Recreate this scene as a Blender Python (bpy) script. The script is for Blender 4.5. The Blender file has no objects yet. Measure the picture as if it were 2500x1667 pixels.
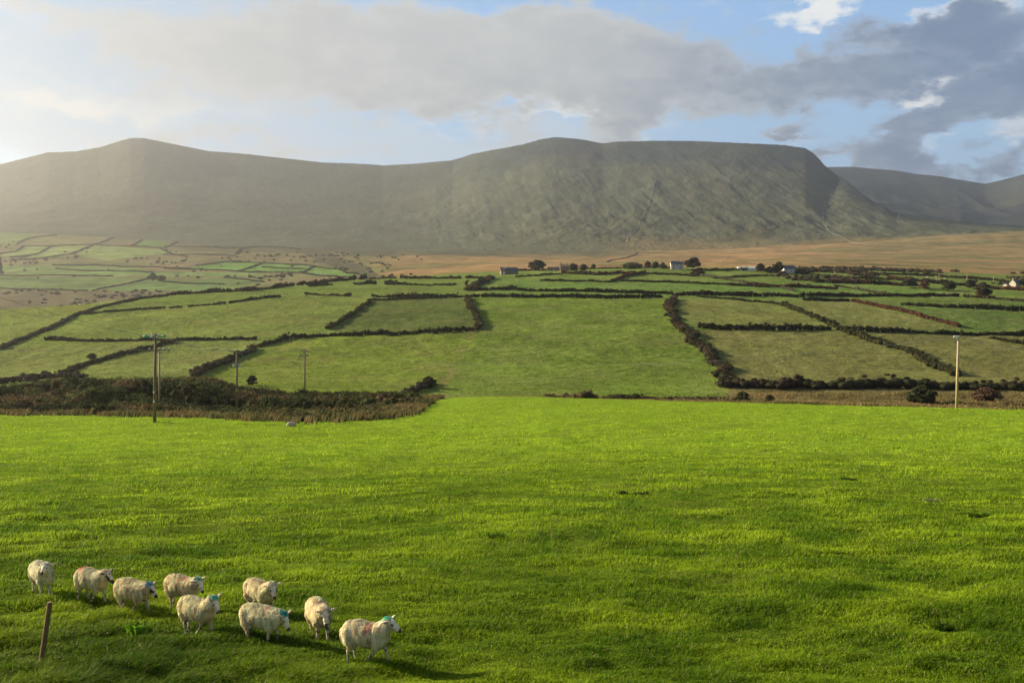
import bpy, bmesh, math, random
import numpy as np
from mathutils import Vector, Matrix
R = math.radians
rng = np.random.default_rng(7)
random.seed(7)
S = bpy.context.scene
C = S.collection

# ------------------------------------------------------------------ camera, sky, sun, exposure
F = 2287.0; CX = 1176.0; HY = 640.0          # pixels of the 2352 px wide view; camera at the origin looks along +Y
cam = bpy.data.cameras.new('camera'); co = bpy.data.objects.new('camera', cam); C.objects.link(co)
cam.sensor_width = 36; cam.lens = 36 * F / 2352; cam.shift_y = -144 / 2352
cam.clip_start = .5; cam.clip_end = 60000
co.location = (0, 0, 0); co.rotation_euler = (R(90), 0, 0)
S.camera = co
S.view_settings.view_transform = 'Standard'; S.view_settings.look = 'None'
S.view_settings.exposure = 1.34; S.view_settings.gamma = 1
SUN_AZ, SUN_EL = -67.0, 20.0                 # azimuth from +Y, negative = left
sl = bpy.data.lights.new('sun', 'SUN'); sl.energy = 5.0; sl.angle = R(.6); sl.color = (1, .85, .62)
so = bpy.data.objects.new('sun', sl); C.objects.link(so)
sd = Vector((math.sin(R(SUN_AZ)) * math.cos(R(SUN_EL)), math.cos(R(SUN_AZ)) * math.cos(R(SUN_EL)), math.sin(R(SUN_EL))))
so.rotation_euler = sd.to_track_quat('Z', 'Y').to_euler()


class NT:
    """small helper for node trees"""
    def __init__(s, tree): s.t = tree; tree.nodes.clear()
    def n(s, typ, ins=None, **kw):
        nd = s.t.nodes.new(typ)
        for k, v in kw.items(): setattr(nd, k, v)
        for k, v in (ins or {}).items():
            sk = nd.inputs[k]
            if isinstance(v, bpy.types.NodeSocket): s.t.links.new(v, sk)
            elif v is not None: sk.default_value = v
        return nd
    def m(s, op, a, b=0.0, c=None, clamp=False):
        ins = {0: a, 1: b}
        if c is not None: ins[2] = c
        nd = s.n('ShaderNodeMath', ins, operation=op, use_clamp=clamp); return nd.outputs[0]
    def mix(s, f, a, b, blend='MIX'):
        nd = s.n('ShaderNodeMix', None, data_type='RGBA', blend_type=blend)
        for i, v in ((0, f), (6, a), (7, b)):
            if isinstance(v, bpy.types.NodeSocket): s.t.links.new(v, nd.inputs[i])
            else: nd.inputs[i].default_value = v if i == 0 else tuple(v) + (1,) * (4 - len(v))
        return nd.outputs[2]
    def ramp(s, v, lo, hi, a=0.0, b=1.0, smooth=True):
        nd = s.n('ShaderNodeMapRange', {0: v, 1: lo, 2: hi, 3: a, 4: b}, interpolation_type='SMOOTHSTEP' if smooth else 'LINEAR')
        return nd.outputs[0]
    def noise(s, vec, scale, detail=3, rough=.5, dist=0.0):
        return s.n('ShaderNodeTexNoise', {'Vector': vec, 'Scale': scale, 'Detail': detail, 'Roughness': rough, 'Distortion': dist}).outputs[0]


def build_world():
    w = bpy.data.worlds.new('World'); S.world = w; w.use_nodes = True
    T = NT(w.node_tree)
    sky = T.n('ShaderNodeTexSky', sky_type='NISHITA', sun_disc=False, sun_elevation=R(SUN_EL), sun_rotation=R(SUN_AZ),
              air_density=1.0, dust_density=.8, ozone_density=1.4)
    tc = T.n('ShaderNodeTexCoord'); d = tc.outputs['Generated']
    sp = T.n('ShaderNodeSeparateXYZ', {0: d})
    az = T.m('MULTIPLY', T.m('ARCTAN2', sp.outputs[0], sp.outputs[1]), 180 / math.pi)
    el = T.m('MULTIPLY', T.m('ARCSINE', sp.outputs[2]), 180 / math.pi)
    # low clouds get flatter towards the horizon: stretch along azimuth
    base = T.n('ShaderNodeCombineXYZ', {0: az, 1: T.m('MULTIPLY', el, 1.9), 2: 0.0}).outputs[0]
    warp = T.n('ShaderNodeTexNoise', {'Vector': base, 'Scale': .20, 'Detail': 7, 'Roughness': .62}).outputs[1]
    wv = T.n('ShaderNodeVectorMath', {0: warp, 1: (.5, .5, .5)}, operation='SUBTRACT').outputs[0]
    wsc = T.n('ShaderNodeVectorMath', {0: wv, 1: (9.0, 6.0, 0)}, operation='MULTIPLY').outputs[0]
    pt = T.n('ShaderNodeCombineXYZ', {0: az, 1: el, 2: 0.0}).outputs[0]
    pw = T.n('ShaderNodeVectorMath', {0: pt, 1: wsc}, operation='ADD').outputs[0]

    def blobs(lst):
        acc = None
        for (x, y, sx, sy, rot, amp) in lst:            # the place of each cloud as azimuth / elevation
            a = math.degrees(math.atan2(x - CX, F)); e = math.degrees(math.atan2(HY - y, math.hypot(F, x - CX)))
            k = 39.9 / 1.0
            wx, wy = sx / k, sy / k
            v = T.n('ShaderNodeMapping', {'Vector': pw, 'Location': (a, e, 0), 'Rotation': (0, 0, R(rot)), 'Scale': (wx, wy, 1)}, vector_type='TEXTURE').outputs[0]
            l = T.n('ShaderNodeVectorMath', {0: v}, operation='LENGTH').outputs[1]
            g = T.ramp(l, .35, 1.45, amp, 0.0)
            acc = g if acc is None else T.m('ADD', acc, g)
        return acc
    n1 = T.noise(base, .22, 7, .58); n2 = T.noise(base, .75, 6, .62); n3 = T.noise(base, 2.2, 4, .6)
    frag = T.m('ADD', T.m('MULTIPLY', T.m('SUBTRACT', n1, .5), 1.3), T.m('MULTIPLY', T.m('SUBTRACT', n2, .5), .75))
    # rest of the sky away from the view
    ambient = T.m('MULTIPLY', T.ramp(T.m('ABSOLUTE', az), 34, 55, 0, 1), .55)
    dark = T.m('ADD', T.m('ADD', blobs(CLOUD_DARK), ambient), frag)
    dmask = T.ramp(dark, .16, .80)
    white = T.m('ADD', blobs(CLOUD_WHITE), T.m('MULTIPLY', frag, 1.3))
    wmask = T.ramp(white, .1, 1.0)
    veil = T.m('ADD', blobs(CLOUD_VEIL), T.m('MULTIPLY', frag, .5))
    vmask = T.ramp(veil, .1, 1.0, 0, .85)
    tl = T.ramp(az, -30, 26, 0, 1, False)               # towards the sun on the left the clouds are paler and warmer
    topf = T.ramp(el, 4, 15, 0, 1, False)
    tm = T.ramp(az, -26, 4, 0, 1, False); tr = T.ramp(az, 4, 22, 0, 1, False)
    core = T.mix(tr, T.mix(tm, (.36, .38, .40), (.34, .37, .40)), (.155, .220, .330))
    rim = T.mix(tr, T.mix(tm, (.50, .50, .49), (.52, .53, .52)), (.27, .33, .43))
    dens = T.m('ADD', T.m('MULTIPLY', T.ramp(dark, .45, 1.15), .75), T.m('ADD', T.m('MULTIPLY', T.m('SUBTRACT', n1, .5), 2.2), T.m('ADD', T.m('MULTIPLY', T.m('SUBTRACT', n2, .5), 1.1), T.m('MULTIPLY', T.m('SUBTRACT', n3, .5), .4))), clamp=True)
    warmtop = T.m('MULTIPLY', T.ramp(T.m('SUBTRACT', el, T.m('MULTIPLY', az, .22)), 5, 16, 0, 1), T.ramp(az, 6, 20, 1, 0, False))
    dk = T.mix(T.m('MULTIPLY', dens, T.m('SUBTRACT', 1.0, T.m('MULTIPLY', warmtop, .6))), rim, core)
    blue = T.n('ShaderNodeVectorMath', {0: sky.outputs[0], 1: (SKYK * .95, SKYK, SKYK * 1.06)}, operation='MULTIPLY').outputs[0]
    vis = T.mix(T.ramp(el, 3, 16, 0, 1, False), (.40, .60, .80), (.29, .50, .82))
    blue = T.mix(.75, blue, vis)
    c = T.mix(vmask, blue, T.mix(T.ramp(az, -27, 0, 0, 1, False), (.38, .46, .54), (.50, .59, .68)))
    c = T.mix(wmask, c, T.mix(T.ramp(az, -27, 0, 0, 1, False), (.56, .57, .56), (.78, .79, .78)))
    c = T.mix(dmask, c, dk)
    off = T.m('MAXIMUM', T.ramp(T.m('ABSOLUTE', az), 36, 70, 0, 1), T.ramp(el, 22, 45, 0, 1))
    c = T.mix(T.m('MULTIPLY', off, .72), c, (.13, .17, .23))  # unseen sky overhead and behind, darkened to deepen the light's contrast
    bg = T.n('ShaderNodeBackground', {'Color': c, 'Strength': WSTR})
    out = T.n('ShaderNodeOutputWorld', {'Surface': bg.outputs[0]})


# place in the 2352 view (x, y), half sizes, rotation (ccw), amount
CLOUD_DARK = [
    (900, 145, 540, 115, 2, .80), (1330, 150, 420, 115, 0, .80), (1560, 170, 190, 90, 4, .35), (560, 170, 240, 85, 8, .35), (1250, 225, 420, 50, -4, .35),
    (2060, 150, 245, 72, 20, .9), (2260, 100, 230, 70, 12, .8), (2170, 268, 280, 44, 20, .95), (1960, 90, 90, 60, 30, .4), (2330, 225, 130, 70, 10, .6),
    (1790, 195, 150, 45, 12, .45), (1785, 288, 62, 15, 0, .75), (2050, 372, 140, 24, -4, .75), (2310, 350, 110, 28, 25, .6),
    (1420, 290, 110, 30, 8, .6), (120, 45, 420, 55, -4, .50), (760, 45, 420, 40, 0, .42), (40, 262, 200, 26, -10, .3), (560, 325, 420, 26, 0, .50), (1150, 305, 140, 24, 0, .5)]
CLOUD_WHITE = [(1880, 14, 130, 40, 15, 1.1), (2150, 190, 95, 38, 30, 1.3), (2270, 30, 110, 26, 15, 1.0), (2160, 30, 90, 20, 10, .6), (1310, 268, 110, 18, 0, .8),
               (330, 225, 300, 45, -5, .55), (80, 220, 200, 30, 0, .45), (2340, 285, 70, 28, 10, .7), (1080, 278, 160, 16, 0, .35), (1480, 310, 60, 22, 0, .4), (2180, 330, 70, 14, 10, .4)]
CLOUD_VEIL = [(650, 30, 640, 60, 0, .8), (100, 200, 480, 150, 0, 1.0), (520, 200, 460, 120, 0, .7), (800, 330, 600, 50, 0, .8), (1350, 300, 300, 50, 0, .5)]
SKYK = .10; WSTR = .455
build_world()

# ------------------------------------------------------------------ terrain
ROWY = np.array([15, 20, 30, 50, 80, 130, 180, 230, 270, 310, 380, 470, 540, 620, 700, 780, 870, 1000, 1300, 1700, 2200, 3000], float)
COLS = np.array([-600, 0, 350, 700, 1010, 1176, 1550, 1900, 2352, 2950], float)
PY = np.array([
    [1673] * 10, [1475] * 10, [1276] * 10, [1118] * 10, [1029] * 10,
    [973, 972, 971, 970, 970, 969, 967, 965, 964, 966],
    [952, 950, 948, 947, 944, 941, 937, 935, 942, 950],
    [940, 938, 934, 928, 918, 912, 921, 930, 948, 960],
    [925, 922, 918, 915, 914, 920, 926, 927, 930, 945],
    [905, 900, 890, 903, 906, 908, 911, 914, 912, 920],
    [868, 860, 842, 848, 842, 840, 842, 850, 860, 875],
    [790, 783, 772, 766, 763, 763, 766, 773, 786, 800],
    [752, 742, 727, 722, 722, 722, 722, 726, 736, 750],
    [728, 712, 695, 688, 686, 685, 686, 691, 696, 715],
    [740, 722, 681, 667, 661, 659, 658, 662, 670, 685],
    [755, 740, 690, 655, 646, 643, 638, 642, 654, 668],
    [760, 750, 702, 651, 634, 629, 619, 625, 640, 655],
    [755, 742, 706, 662, 630, 623, 614, 617, 630, 645],
    [715, 704, 690, 655, 626, 617, 608, 609, 620, 632],
    [660, 654, 645, 632, 616, 610, 603, 600, 607, 618],
    [605, 600, 600, 600, 600, 598, 593, 586, 585, 590],
    [540, 535, 552, 570, 578, 578, 575, 560, 532, 520]], float)
# heights above the camera of each knot
ZK = -(PY - HY) / F * ROWY[:, None]


def pchip(x, y, xq):
    h = np.diff(x); dl = np.diff(y, axis=0) / h[:, None]
    m = np.zeros_like(y)
    a, b = dl[:-1], dl[1:]
    w1 = (2 * h[1:] + h[:-1])[:, None]; w2 = (h[1:] + 2 * h[:-1])[:, None]
    with np.errstate(all='ignore'):
        hm = (w1 + w2) / (w1 / a + w2 / b)
    m[1:-1] = np.where(a * b > 0, hm, 0); m[0] = dl[0]; m[-1] = dl[-1]
    i = np.clip(np.searchsorted(x, xq) - 1, 0, len(x) - 2)
    t = ((xq - x[i]) / h[i])[:, None]; hh = h[i][:, None]
    return (2*t**3-3*t**2+1)*y[i] + (t**3-2*t**2+t)*hh*m[i] + (-2*t**3+3*t**2)*y[i+1] + (t**3-t**2)*hh*m[i+1]


FX = np.arange(-1500, 3851, 10.0)
zc = pchip(COLS, ZK.T, np.clip(FX, COLS[0], COLS[-1])).T        # (rows, FX)
kern = np.exp(-.5 * (np.arange(-12, 13) / 5.0) ** 2); kern /= kern.sum()
zc = np.array([np.convolve(np.pad(r, 12, mode='edge'), kern, 'valid') for r in zc])
LY0, LY1, NLY = math.log(15), math.log(3000), 900
FYL = np.linspace(LY0, LY1, NLY)
ZT = pchip(ROWY, zc, np.exp(FYL))

_perm = rng.random((256, 256))
def vnoise(x, y):
    xi = np.floor(x).astype(int); yi = np.floor(y).astype(int); fx = x - xi; fy = y - yi
    fx = fx*fx*fx*(fx*(fx*6-15)+10); fy = fy*fy*fy*(fy*(fy*6-15)+10)
    a = _perm[xi & 255, yi & 255]; b = _perm[(xi+1) & 255, yi & 255]; c = _perm[xi & 255, (yi+1) & 255]; d = _perm[(xi+1) & 255, (yi+1) & 255]
    return (a*(1-fx)+b*fx)*(1-fy)+(c*(1-fx)+d*fx)*fy - .5
def fbm(x, y, o=4, g=.5):
    s = 0; a = 1.0
    for k in range(o):
        s = s + a * vnoise(x * 2**k + 17.3 * k, y * 2**k + 9.1 * k); a *= g
    return s
def sstep(v, a, b):
    t = np.clip((v - a) / (b - a), 0, 1); return t*t*(3-2*t)

SKX = np.array([-1500, -600, -250, 0, 60, 110, 170, 230, 280, 300, 330, 400, 480, 560, 650, 740, 830, 880, 950, 1040, 1090, 1150, 1200, 1240, 1275, 1320, 1350, 1385, 1420, 1500, 1600, 1700, 1800, 1850, 1866, 1880, 1893, 1915, 1945, 1975, 2010, 2060, 2130, 2200, 2352, 2600, 3850], float)
SKY_ = np.array([520, 450, 405, 377, 362, 350, 348, 338, 322, 317, 317, 331, 347, 353, 363, 373, 376, 380, 376, 368, 352, 341, 332, 320, 315, 318, 322, 329, 325, 323, 324, 328, 333, 340, 350, 362, 378, 396, 416, 440, 466, 489, 501, 508, 519, 522, 540], float)
RYX = np.array([-1500, 0, 300, 600, 880, 1100, 1400, 1700, 1880, 1893, 1915, 1945, 1975, 2010, 2060, 2130, 2200, 2352, 3850], float)
RYY = np.array([4700, 4900, 4800, 5300, 5700, 5300, 4800, 4600, 4500, 4430, 4250, 4030, 3830, 3650, 3500, 3400, 3350, 3200, 3150], float)
_rx = np.arange(-1500, 3851, 10.0); _k = np.exp(-.5 * (np.arange(-40, 41) / 20.0) ** 2); _k /= _k.sum()
_r0 = np.interp(_rx, RYX, RYY); _k2 = np.exp(-.5 * (np.arange(-40, 41) / 2.0) ** 2); _k2 /= _k2.sum()
_w = sstep(_rx, 1600, 1800)
_ry = np.convolve(np.pad(_r0, 40, mode='edge'), _k, 'valid') * (1 - _w) + np.convolve(np.pad(_r0, 40, mode='edge'), _k2, 'valid') * _w
def ridge_y(px): return np.interp(px, _rx, _ry)
def ground_z(X, Y, detail=True):
    X = np.asarray(X, float); Y = np.asarray(Y, float)
    px = CX + F * X / np.maximum(Y, 15)
    fx = np.clip((px - FX[0]) / 10, 0, len(FX) - 1.001); ix = fx.astype(int); tx = fx - ix
    Yc = np.clip(Y, 15, 2999.9)
    fy = np.clip((np.log(Yc) - LY0) / (LY1 - LY0) * (NLY - 1), 0, NLY - 1.001); iy = fy.astype(int); ty = fy - iy
    z = (ZT[iy, ix]*(1-tx)+ZT[iy, ix+1]*tx)*(1-ty)+(ZT[iy+1, ix]*(1-tx)+ZT[iy+1, ix+1]*tx)*ty
    z = np.where(Y < 15, z + .13 * (15 - Y), z)
    # mountain beyond 3000 m
    Yr = ridge_y(px); pys = np.interp(px, SKX, SKY_); zr = (HY - pys) / F * Yr
    s = np.clip((Y - 3000) / (Yr - 3000), 0, 1)
    base = z
    conc = 1.5 - .35 * sstep(px, 900, 1400)
    prof = s ** conc
    zm = base + (zr - base) * prof - np.maximum(Y - Yr, 0) * .3
    z = np.where(Y > 3000, zm, z)
    if detail:
        z = z + .20 * fbm(X / 6, Y / 5, 3) * sstep(Y, 5, 20) * (1 - sstep(Y, 240, 300)) * (.7 + .6 * sstep(Y, 40, 120))
        z = z + .14 * fbm(X / 1.7 + 50, Y / 1.2, 3) * (1 - sstep(Y, 160, 230))
        z = z + sstep(Y, 280, 420) * (1 - sstep(Y, 900, 1200)) * (.7 * fbm(X / 38, Y / 38, 3) + .45 * fbm(X / 5, Y / 5, 3))
        z = z + sstep(Y, 900, 1300) * (1 - sstep(Y, 2900, 3100)) * (3.0 * fbm(X / 120, Y / 130, 4))
        env = sstep(Y, 2700, 3500)
        body = np.sin(np.pi * np.clip(s, 0, 1) ** .8) * env
        rg = 1 - np.abs(fbm(X / 230 + 3, Y / 520, 4, .55)) * 2.2
        z = z + body * (6 * (rg - .6) + 11 * fbm(X / 480, Y / 600, 4, .5)) * (.22 + .78 * sstep(px, 800, 1300))
        z = z + env * (2.0 + 2.5 * body) * fbm(X / 38, Y / 60, 3) * (.5 + .5 * sstep(px, 800, 1300))
        rough = np.exp(-((s - .2) / .12) ** 2) * sstep(px, 900, 1250)       # hummocky moraine at the foot
        z = z + body * 3.8 * fbm(X / 24 + .004 * Y, Y / 420, 3, .6) * sstep(px, 800, 1200)
        z = z + rough * 9 * fbm(X / 75, Y / 110, 4, .6)
    return z

def gz(x, y): return float(ground_z(np.array([x]), np.array([y]))[0])
def hit(px, py, y0, y1):
    """world point where the sight line through (px, py) first meets the ground between depths y0 and y1"""
    Y = np.exp(np.linspace(math.log(y0), math.log(y1), 500)); X = (px - CX) / F * Y
    p = HY - F * ground_z(X, Y, Y[0] > 280) / Y
    b = np.where((p[:-1] >= py) & (p[1:] < py))[0]
    if len(b) == 0:
        i = int(np.argmin(np.abs(p - py))); y = Y[i]
    else:
        i = b[0]; t = (p[i] - py) / (p[i] - p[i+1]); y = Y[i] + t * (Y[i+1] - Y[i])
    x = (px - CX) / F * y
    return x, y, gz(x, y)

# ------------------------------------------------------------------ mesh / tag helpers
def new_mesh(name, verts, faces=None, loops=None, totals=None, col=None, smooth=False):
    me = bpy.data.meshes.new(name)
    verts = np.asarray(verts, np.float32)
    if faces is not None:
        faces = np.asarray(faces, np.int32); totals = np.full(len(faces), faces.shape[1], np.int32); loops = faces.ravel()
    me.vertices.add(len(verts)); me.vertices.foreach_set('co', verts.ravel())
    me.loops.add(len(loops)); me.loops.foreach_set('vertex_index', np.asarray(loops, np.int32))
    me.polygons.add(len(totals))
    st = np.zeros(len(totals), np.int32); st[1:] = np.cumsum(totals)[:-1]
    me.polygons.foreach_set('loop_start', st)
    if smooth: me.polygons.foreach_set('use_smooth', np.ones(len(totals), bool))
    me.update(calc_edges=True)
    if col is not None:
        at = me.color_attributes.new('Col', 'FLOAT_COLOR', 'POINT')
        c4 = np.ones((len(verts), 4), np.float32); c4[:, :3] = col; at.data.foreach_set('color', c4.ravel())
    return me
def link(name, me, mat, parent=None, loc=None):
    o = bpy.data.objects.new(name, me); C.objects.link(o)
    if mat is not None and not me.materials: me.materials.append(mat)
    if parent is not None: o.parent = parent
    if loc is not None: o.location = loc
    return o
def tag(o, label, cat, group=None):
    o['label'] = label; o['category'] = cat
    if group: o['group'] = group
    return o
def empty(name, loc, rz=0):
    o = bpy.data.objects.new(name, None); C.objects.link(o); o.location = loc; o.rotation_euler = (0, 0, rz); o.empty_display_size = .2
    return o
def copy_tree(o, parent=None):
    c = o.copy(); C.objects.link(c)
    if parent is not None: c.parent = parent
    for ch in o.children: copy_tree(ch, c)
    return c

# ------------------------------------------------------------------ materials
def new_mat(name):
    m = bpy.data.materials.new(name); m.use_nodes = True; return m, NT(m.node_tree)
def out(T, sh): T.n('ShaderNodeOutputMaterial', {'Surface': sh})
def bsdf(T, col, rough=.8, spec=.2, normal=None):
    return T.n('ShaderNodeBsdfPrincipled', {'Base Color': col, 'Roughness': rough, 'Specular IOR Level': spec, 'Normal': normal}).outputs[0]

def mat_terrain(name, sc1, sc2, bump, bdist, strx=1.0, stry=1.0, vary=.35, dry=(.20, .17, .07), dryamt=.35):
    m, T = new_mat(name)
    a = T.n('ShaderNodeAttribute', attribute_name='Col').outputs[0]
    g = T.n('ShaderNodeTexCoord').outputs['Object']
    v = T.n('ShaderNodeMapping', {'Vector': g, 'Scale': (strx, stry, .3)}).outputs[0]
    n1 = T.noise(v, sc1, 5, .6); n2 = T.noise(v, sc2, 4, .65); n3 = T.noise(v, sc1 * .13, 3, .5)
    f = T.m('ADD', T.m('MULTIPLY', n1, .6), T.m('MULTIPLY', n2, .6))
    k = T.ramp(f, .45, .76, 1 - vary, 1 + vary, False)
    c = T.n('ShaderNodeVectorMath', {0: a, 1: T.n('ShaderNodeCombineXYZ', {0: k, 1: k, 2: k}).outputs[0]}, operation='MULTIPLY').outputs[0]
    c = T.mix(T.m('MULTIPLY', T.ramp(T.m('ADD', n3, T.m('MULTIPLY', n1, .35)), .58, .88), dryamt), c, dry)
    bp = T.n('ShaderNodeBump', {'Strength': bump, 'Distance': bdist, 'Height': f})
    out(T, bsdf(T, c, 1.0, 0.0, bp.outputs[0])); return m
M_field = mat_terrain('pasture turf', 1.1, 4.0, .9, .22, 1, 1.5, .40, (.15, .17, .03), .3)
M_hill = mat_terrain('hill pasture', .26, .75, 1.0, .9, 1, 1.3, .42, (.21, .17, .08), .28)
M_mtn = mat_terrain('mountain heath', .012, .07, 1.0, 7, 1, .55, .30, (.10, .10, .06), .3)

def mat_leaf(name, trans=.25, rough=.7):
    m, T = new_mat(name)
    a = T.n('ShaderNodeAttribute', attribute_name='Col').outputs[0]
    d = bsdf(T, a, rough, .02)
    t = T.n('ShaderNodeBsdfTranslucent', {'Color': a}).outputs[0]
    out(T, T.n('ShaderNodeMixShader', {0: trans, 1: d, 2: t}).outputs[0]); return m
M_leaf = mat_leaf('hedge leaves', .2)
M_blade = mat_leaf('grass blades', .42, .5)
M_rush = mat_leaf('dry rushes', .3)
def mat_plain(name, col, rough=.8, noise=0, nscale=20, col2=None, spec=.2, bump=0, stretch=(1, 1, 1), metallic=0):
    m, T = new_mat(name)
    g = T.n('ShaderNodeMapping', {'Vector': T.n('ShaderNodeTexCoord').outputs['Object'], 'Scale': stretch}).outputs[0]
    nn = T.noise(g, nscale, 4, .6)
    c = T.mix(T.ramp(nn, .35, .7, 0, noise), col, col2 or tuple(x * .5 for x in col))
    bp = T.n('ShaderNodeBump', {'Strength': bump, 'Distance': .02, 'Height': nn}).outputs[0]
    sh = T.n('ShaderNodeBsdfPrincipled', {'Base Color': c, 'Roughness': rough, 'Specular IOR Level': spec, 'Normal': bp, 'Metallic': metallic}).outputs[0]
    out(T, sh); return m
M_wood = mat_plain('weathered pole wood', (.22, .17, .10), .8, .8, 6, (.11, .085, .05), .2, .5, (6, 6, .6))
M_woodpale = mat_plain('new pine pole', (.44, .35, .21), .75, .6, 6, (.33, .25, .14), .2, .4, (6, 6, .6))
M_post = mat_plain('tanned fence timber', (.27, .175, .07), .75, .8, 9, (.13, .08, .035), .2, .6, (8, 8, 1))
M_iron = mat_plain('galvanised steel arm', (.22, .22, .21), .55, .5, 30, None, .4)
M_teal = mat_plain('turquoise glass insulator', (.06, .42, .38), .25, .2, 10, None, .5)
M_porc = mat_plain('white porcelain insulator', (.72, .74, .74), .3, .2, 10, None, .5)
M_wire = mat_plain('aluminium conductor', (.30, .30, .30), .5, .2, 4)
M_wallstone = mat_plain('field stone', (.26, .23, .19), .9, .8, .9, (.13, .12, .10), .1)
M_slate = mat_plain('roof slate', (.085, .10, .125), .55, .5, 1.5, (.05, .06, .075), .3)
M_rubble = mat_plain('brown rubble masonry', (.27, .19, .13), .9, .8, 1.4, (.15, .11, .08), .1)
M_render = mat_plain('pale lime render', (.62, .56, .47), .9, .5, .5, (.48, .43, .36), .1)
M_white = mat_plain('whitewash', (.78, .76, .70), .9, .4, .4, (.62, .6, .55), .1)
M_tin = mat_plain('pale metal sheeting', (.55, .62, .60), .5, .5, .7, (.42, .5, .48), .3)
M_pane = mat_plain('window glass', (.03, .035, .04), .1, 0, 1, None, .6)
M_door = mat_plain('white painted door', (.7, .7, .68), .5, .1, 1)
M_orange = mat_plain('orange marker', (.75, .26, .03), .6, 0, 1)
M_yellow = mat_plain('yellow warning plate', (.70, .55, .10), .5, .1, 4)

# ------------------------------------------------------------------ ground sheets
def pip(px, py, poly):
    n = len(poly); ins = np.zeros(px.shape, bool); j = n - 1
    for i in range(n):
        xi, yi = poly[i]; xj, yj = poly[j]
        c = ((yi > py) != (yj > py)) & (px < (xj - xi) * (py - yi) / (yj - yi + 1e-9) + xi)
        ins ^= c; j = i
    return ins
GREEN = (.125, .175, .040); 
# pastures as farm plots: outline, turf colour, depth limits
PLOTS = [
    ([(1080, 680), (1550, 684), (1535, 700), (1560, 745), (1620, 800), (1690, 900), (1660, 920), (930, 915), (1010, 870), (1105, 745)], (.125, .180, .030), 250, 660),
    ([(440, 862), (590, 797), (760, 770), (1000, 762), (1110, 750), (1010, 890), (960, 915), (420, 920)], (.140, .185, .030), 250, 520),
    ([(760, 768), (800, 730), (860, 688), (1075, 680), (1107, 745), (1085, 757), (900, 768)], (.090, .120, .032), 400, 660),
    ([(0, 805), (130, 745), (250, 715), (560, 690), (850, 682), (845, 692), (760, 755), (580, 780)], (.150, .190, .045), 300, 720),
    ([(0, 805), (600, 780), (590, 797), (440, 862), (200, 862), (0, 880)], (.155, .185, .05), 280, 500),
    ([(0, 712), (300, 680), (400, 676), (180, 720), (0, 800)], (.165, .20, .05), 300, 700),
    ([(1555, 684), (1790, 694), (1925, 755), (1605, 752), (1560, 720)], (.150, .168, .048), 300, 680),
    ([(1605, 757), (1920, 757), (2190, 862), (2000, 885), (1700, 880), (1640, 800)], (.148, .155, .048), 280, 520),
    ([(1795, 694), (1960, 690), (2220, 757), (1935, 757)], (.150, .165, .050), 300, 680),
    ([(1945, 762), (2352, 770), (2900, 790), (2900, 905), (2200, 902), (1700, 900), (2190, 862)], (.145, .148, .048), 280, 520),
    ([(1960, 688), (2900, 690), (2900, 770), (2230, 757)], (.10, .150, .036), 300, 700),
    ([(1130, 684), (1120, 640), (1900, 650), (2300, 682), (1560, 682)], (.115, .185, .042), 600, 900),
    ([(1680, 884), (2000, 886), (2100, 884), (2352, 888), (2900, 890), (2900, 960), (1650, 935)], (.13, .11, .042), 236, 350),
]
VALLEY = [  # fields of the far valley on the left
    ([(-300, 520), (130, 524), (60, 548), (30, 563), (-300, 575)], (.14, .19, .06)),
    ([(36, 563), (130, 535), (255, 540), (216, 562)], (.17, .16, .075)),
    ([(56, 567), (116, 566), (85, 585), (-100, 590), (0, 584)], (.19, .24, .075)),
    ([(118, 566), (216, 563), (160, 585), (30, 598), (90, 584)], (.20, .24, .08)),
    ([(222, 564), (366, 570), (390, 580), (250, 598), (165, 586)], (.18, .23, .07)),
    ([(300, 566), (330, 550), (407, 552), (376, 569)], (.12, .23, .05)),
    ([(396, 567), (556, 571), (540, 584), (400, 584)], (.22, .20, .09)),
    ([(556, 571), (600, 567), (670, 567), (720, 580), (560, 584)], (.18, .17, .07)),
    ([(450, 611), (516, 601), (604, 603), (548, 622), (400, 618)], (.12, .22, .05)),
    ([(606, 603), (716, 611), (694, 625), (550, 623)], (.12, .22, .05)),
    ([(720, 611), (776, 619), (822, 629), (816, 636), (700, 627)], (.12, .21, .05)),
    ([(-300, 612), (120, 610), (320, 614), (340, 622), (130, 616), (0, 625)], (.13, .20, .06)),
    ([(130, 617), (340, 625), (560, 626), (640, 634), (350, 634), (0, 630)], (.13, .20, .06)),
    ([(-300, 634), (260, 636), (330, 640), (210, 666), (-300, 662)], (.115, .17, .055)),
    ([(350, 640), (516, 653), (606, 650), (500, 668), (230, 668)], (.10, .165, .05)),
    ([(516, 639), (606, 648), (480, 652), (400, 646)], (.10, .165, .05)),
]

def grid(us, Ys, wide_below=30):
    """rows at depth Ys, columns along sight fan us (pixels)"""
    Y = np.repeat(np.asarray(Ys, float)[:, None], len(us), 1)
    W = np.maximum(Y, wide_below)
    X = (np.asarray(us)[None, :] - CX) / F * W
    Z = ground_z(X, Y)
    r, c = Y.shape
    idx = np.arange(r * c).reshape(r, c)
    fc = np.stack([idx[:-1, :-1], idx[:-1, 1:], idx[1:, 1:], idx[1:, :-1]], -1).reshape(-1, 4)
    return X.ravel(), Y.ravel(), Z.ravel(), fc

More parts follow.
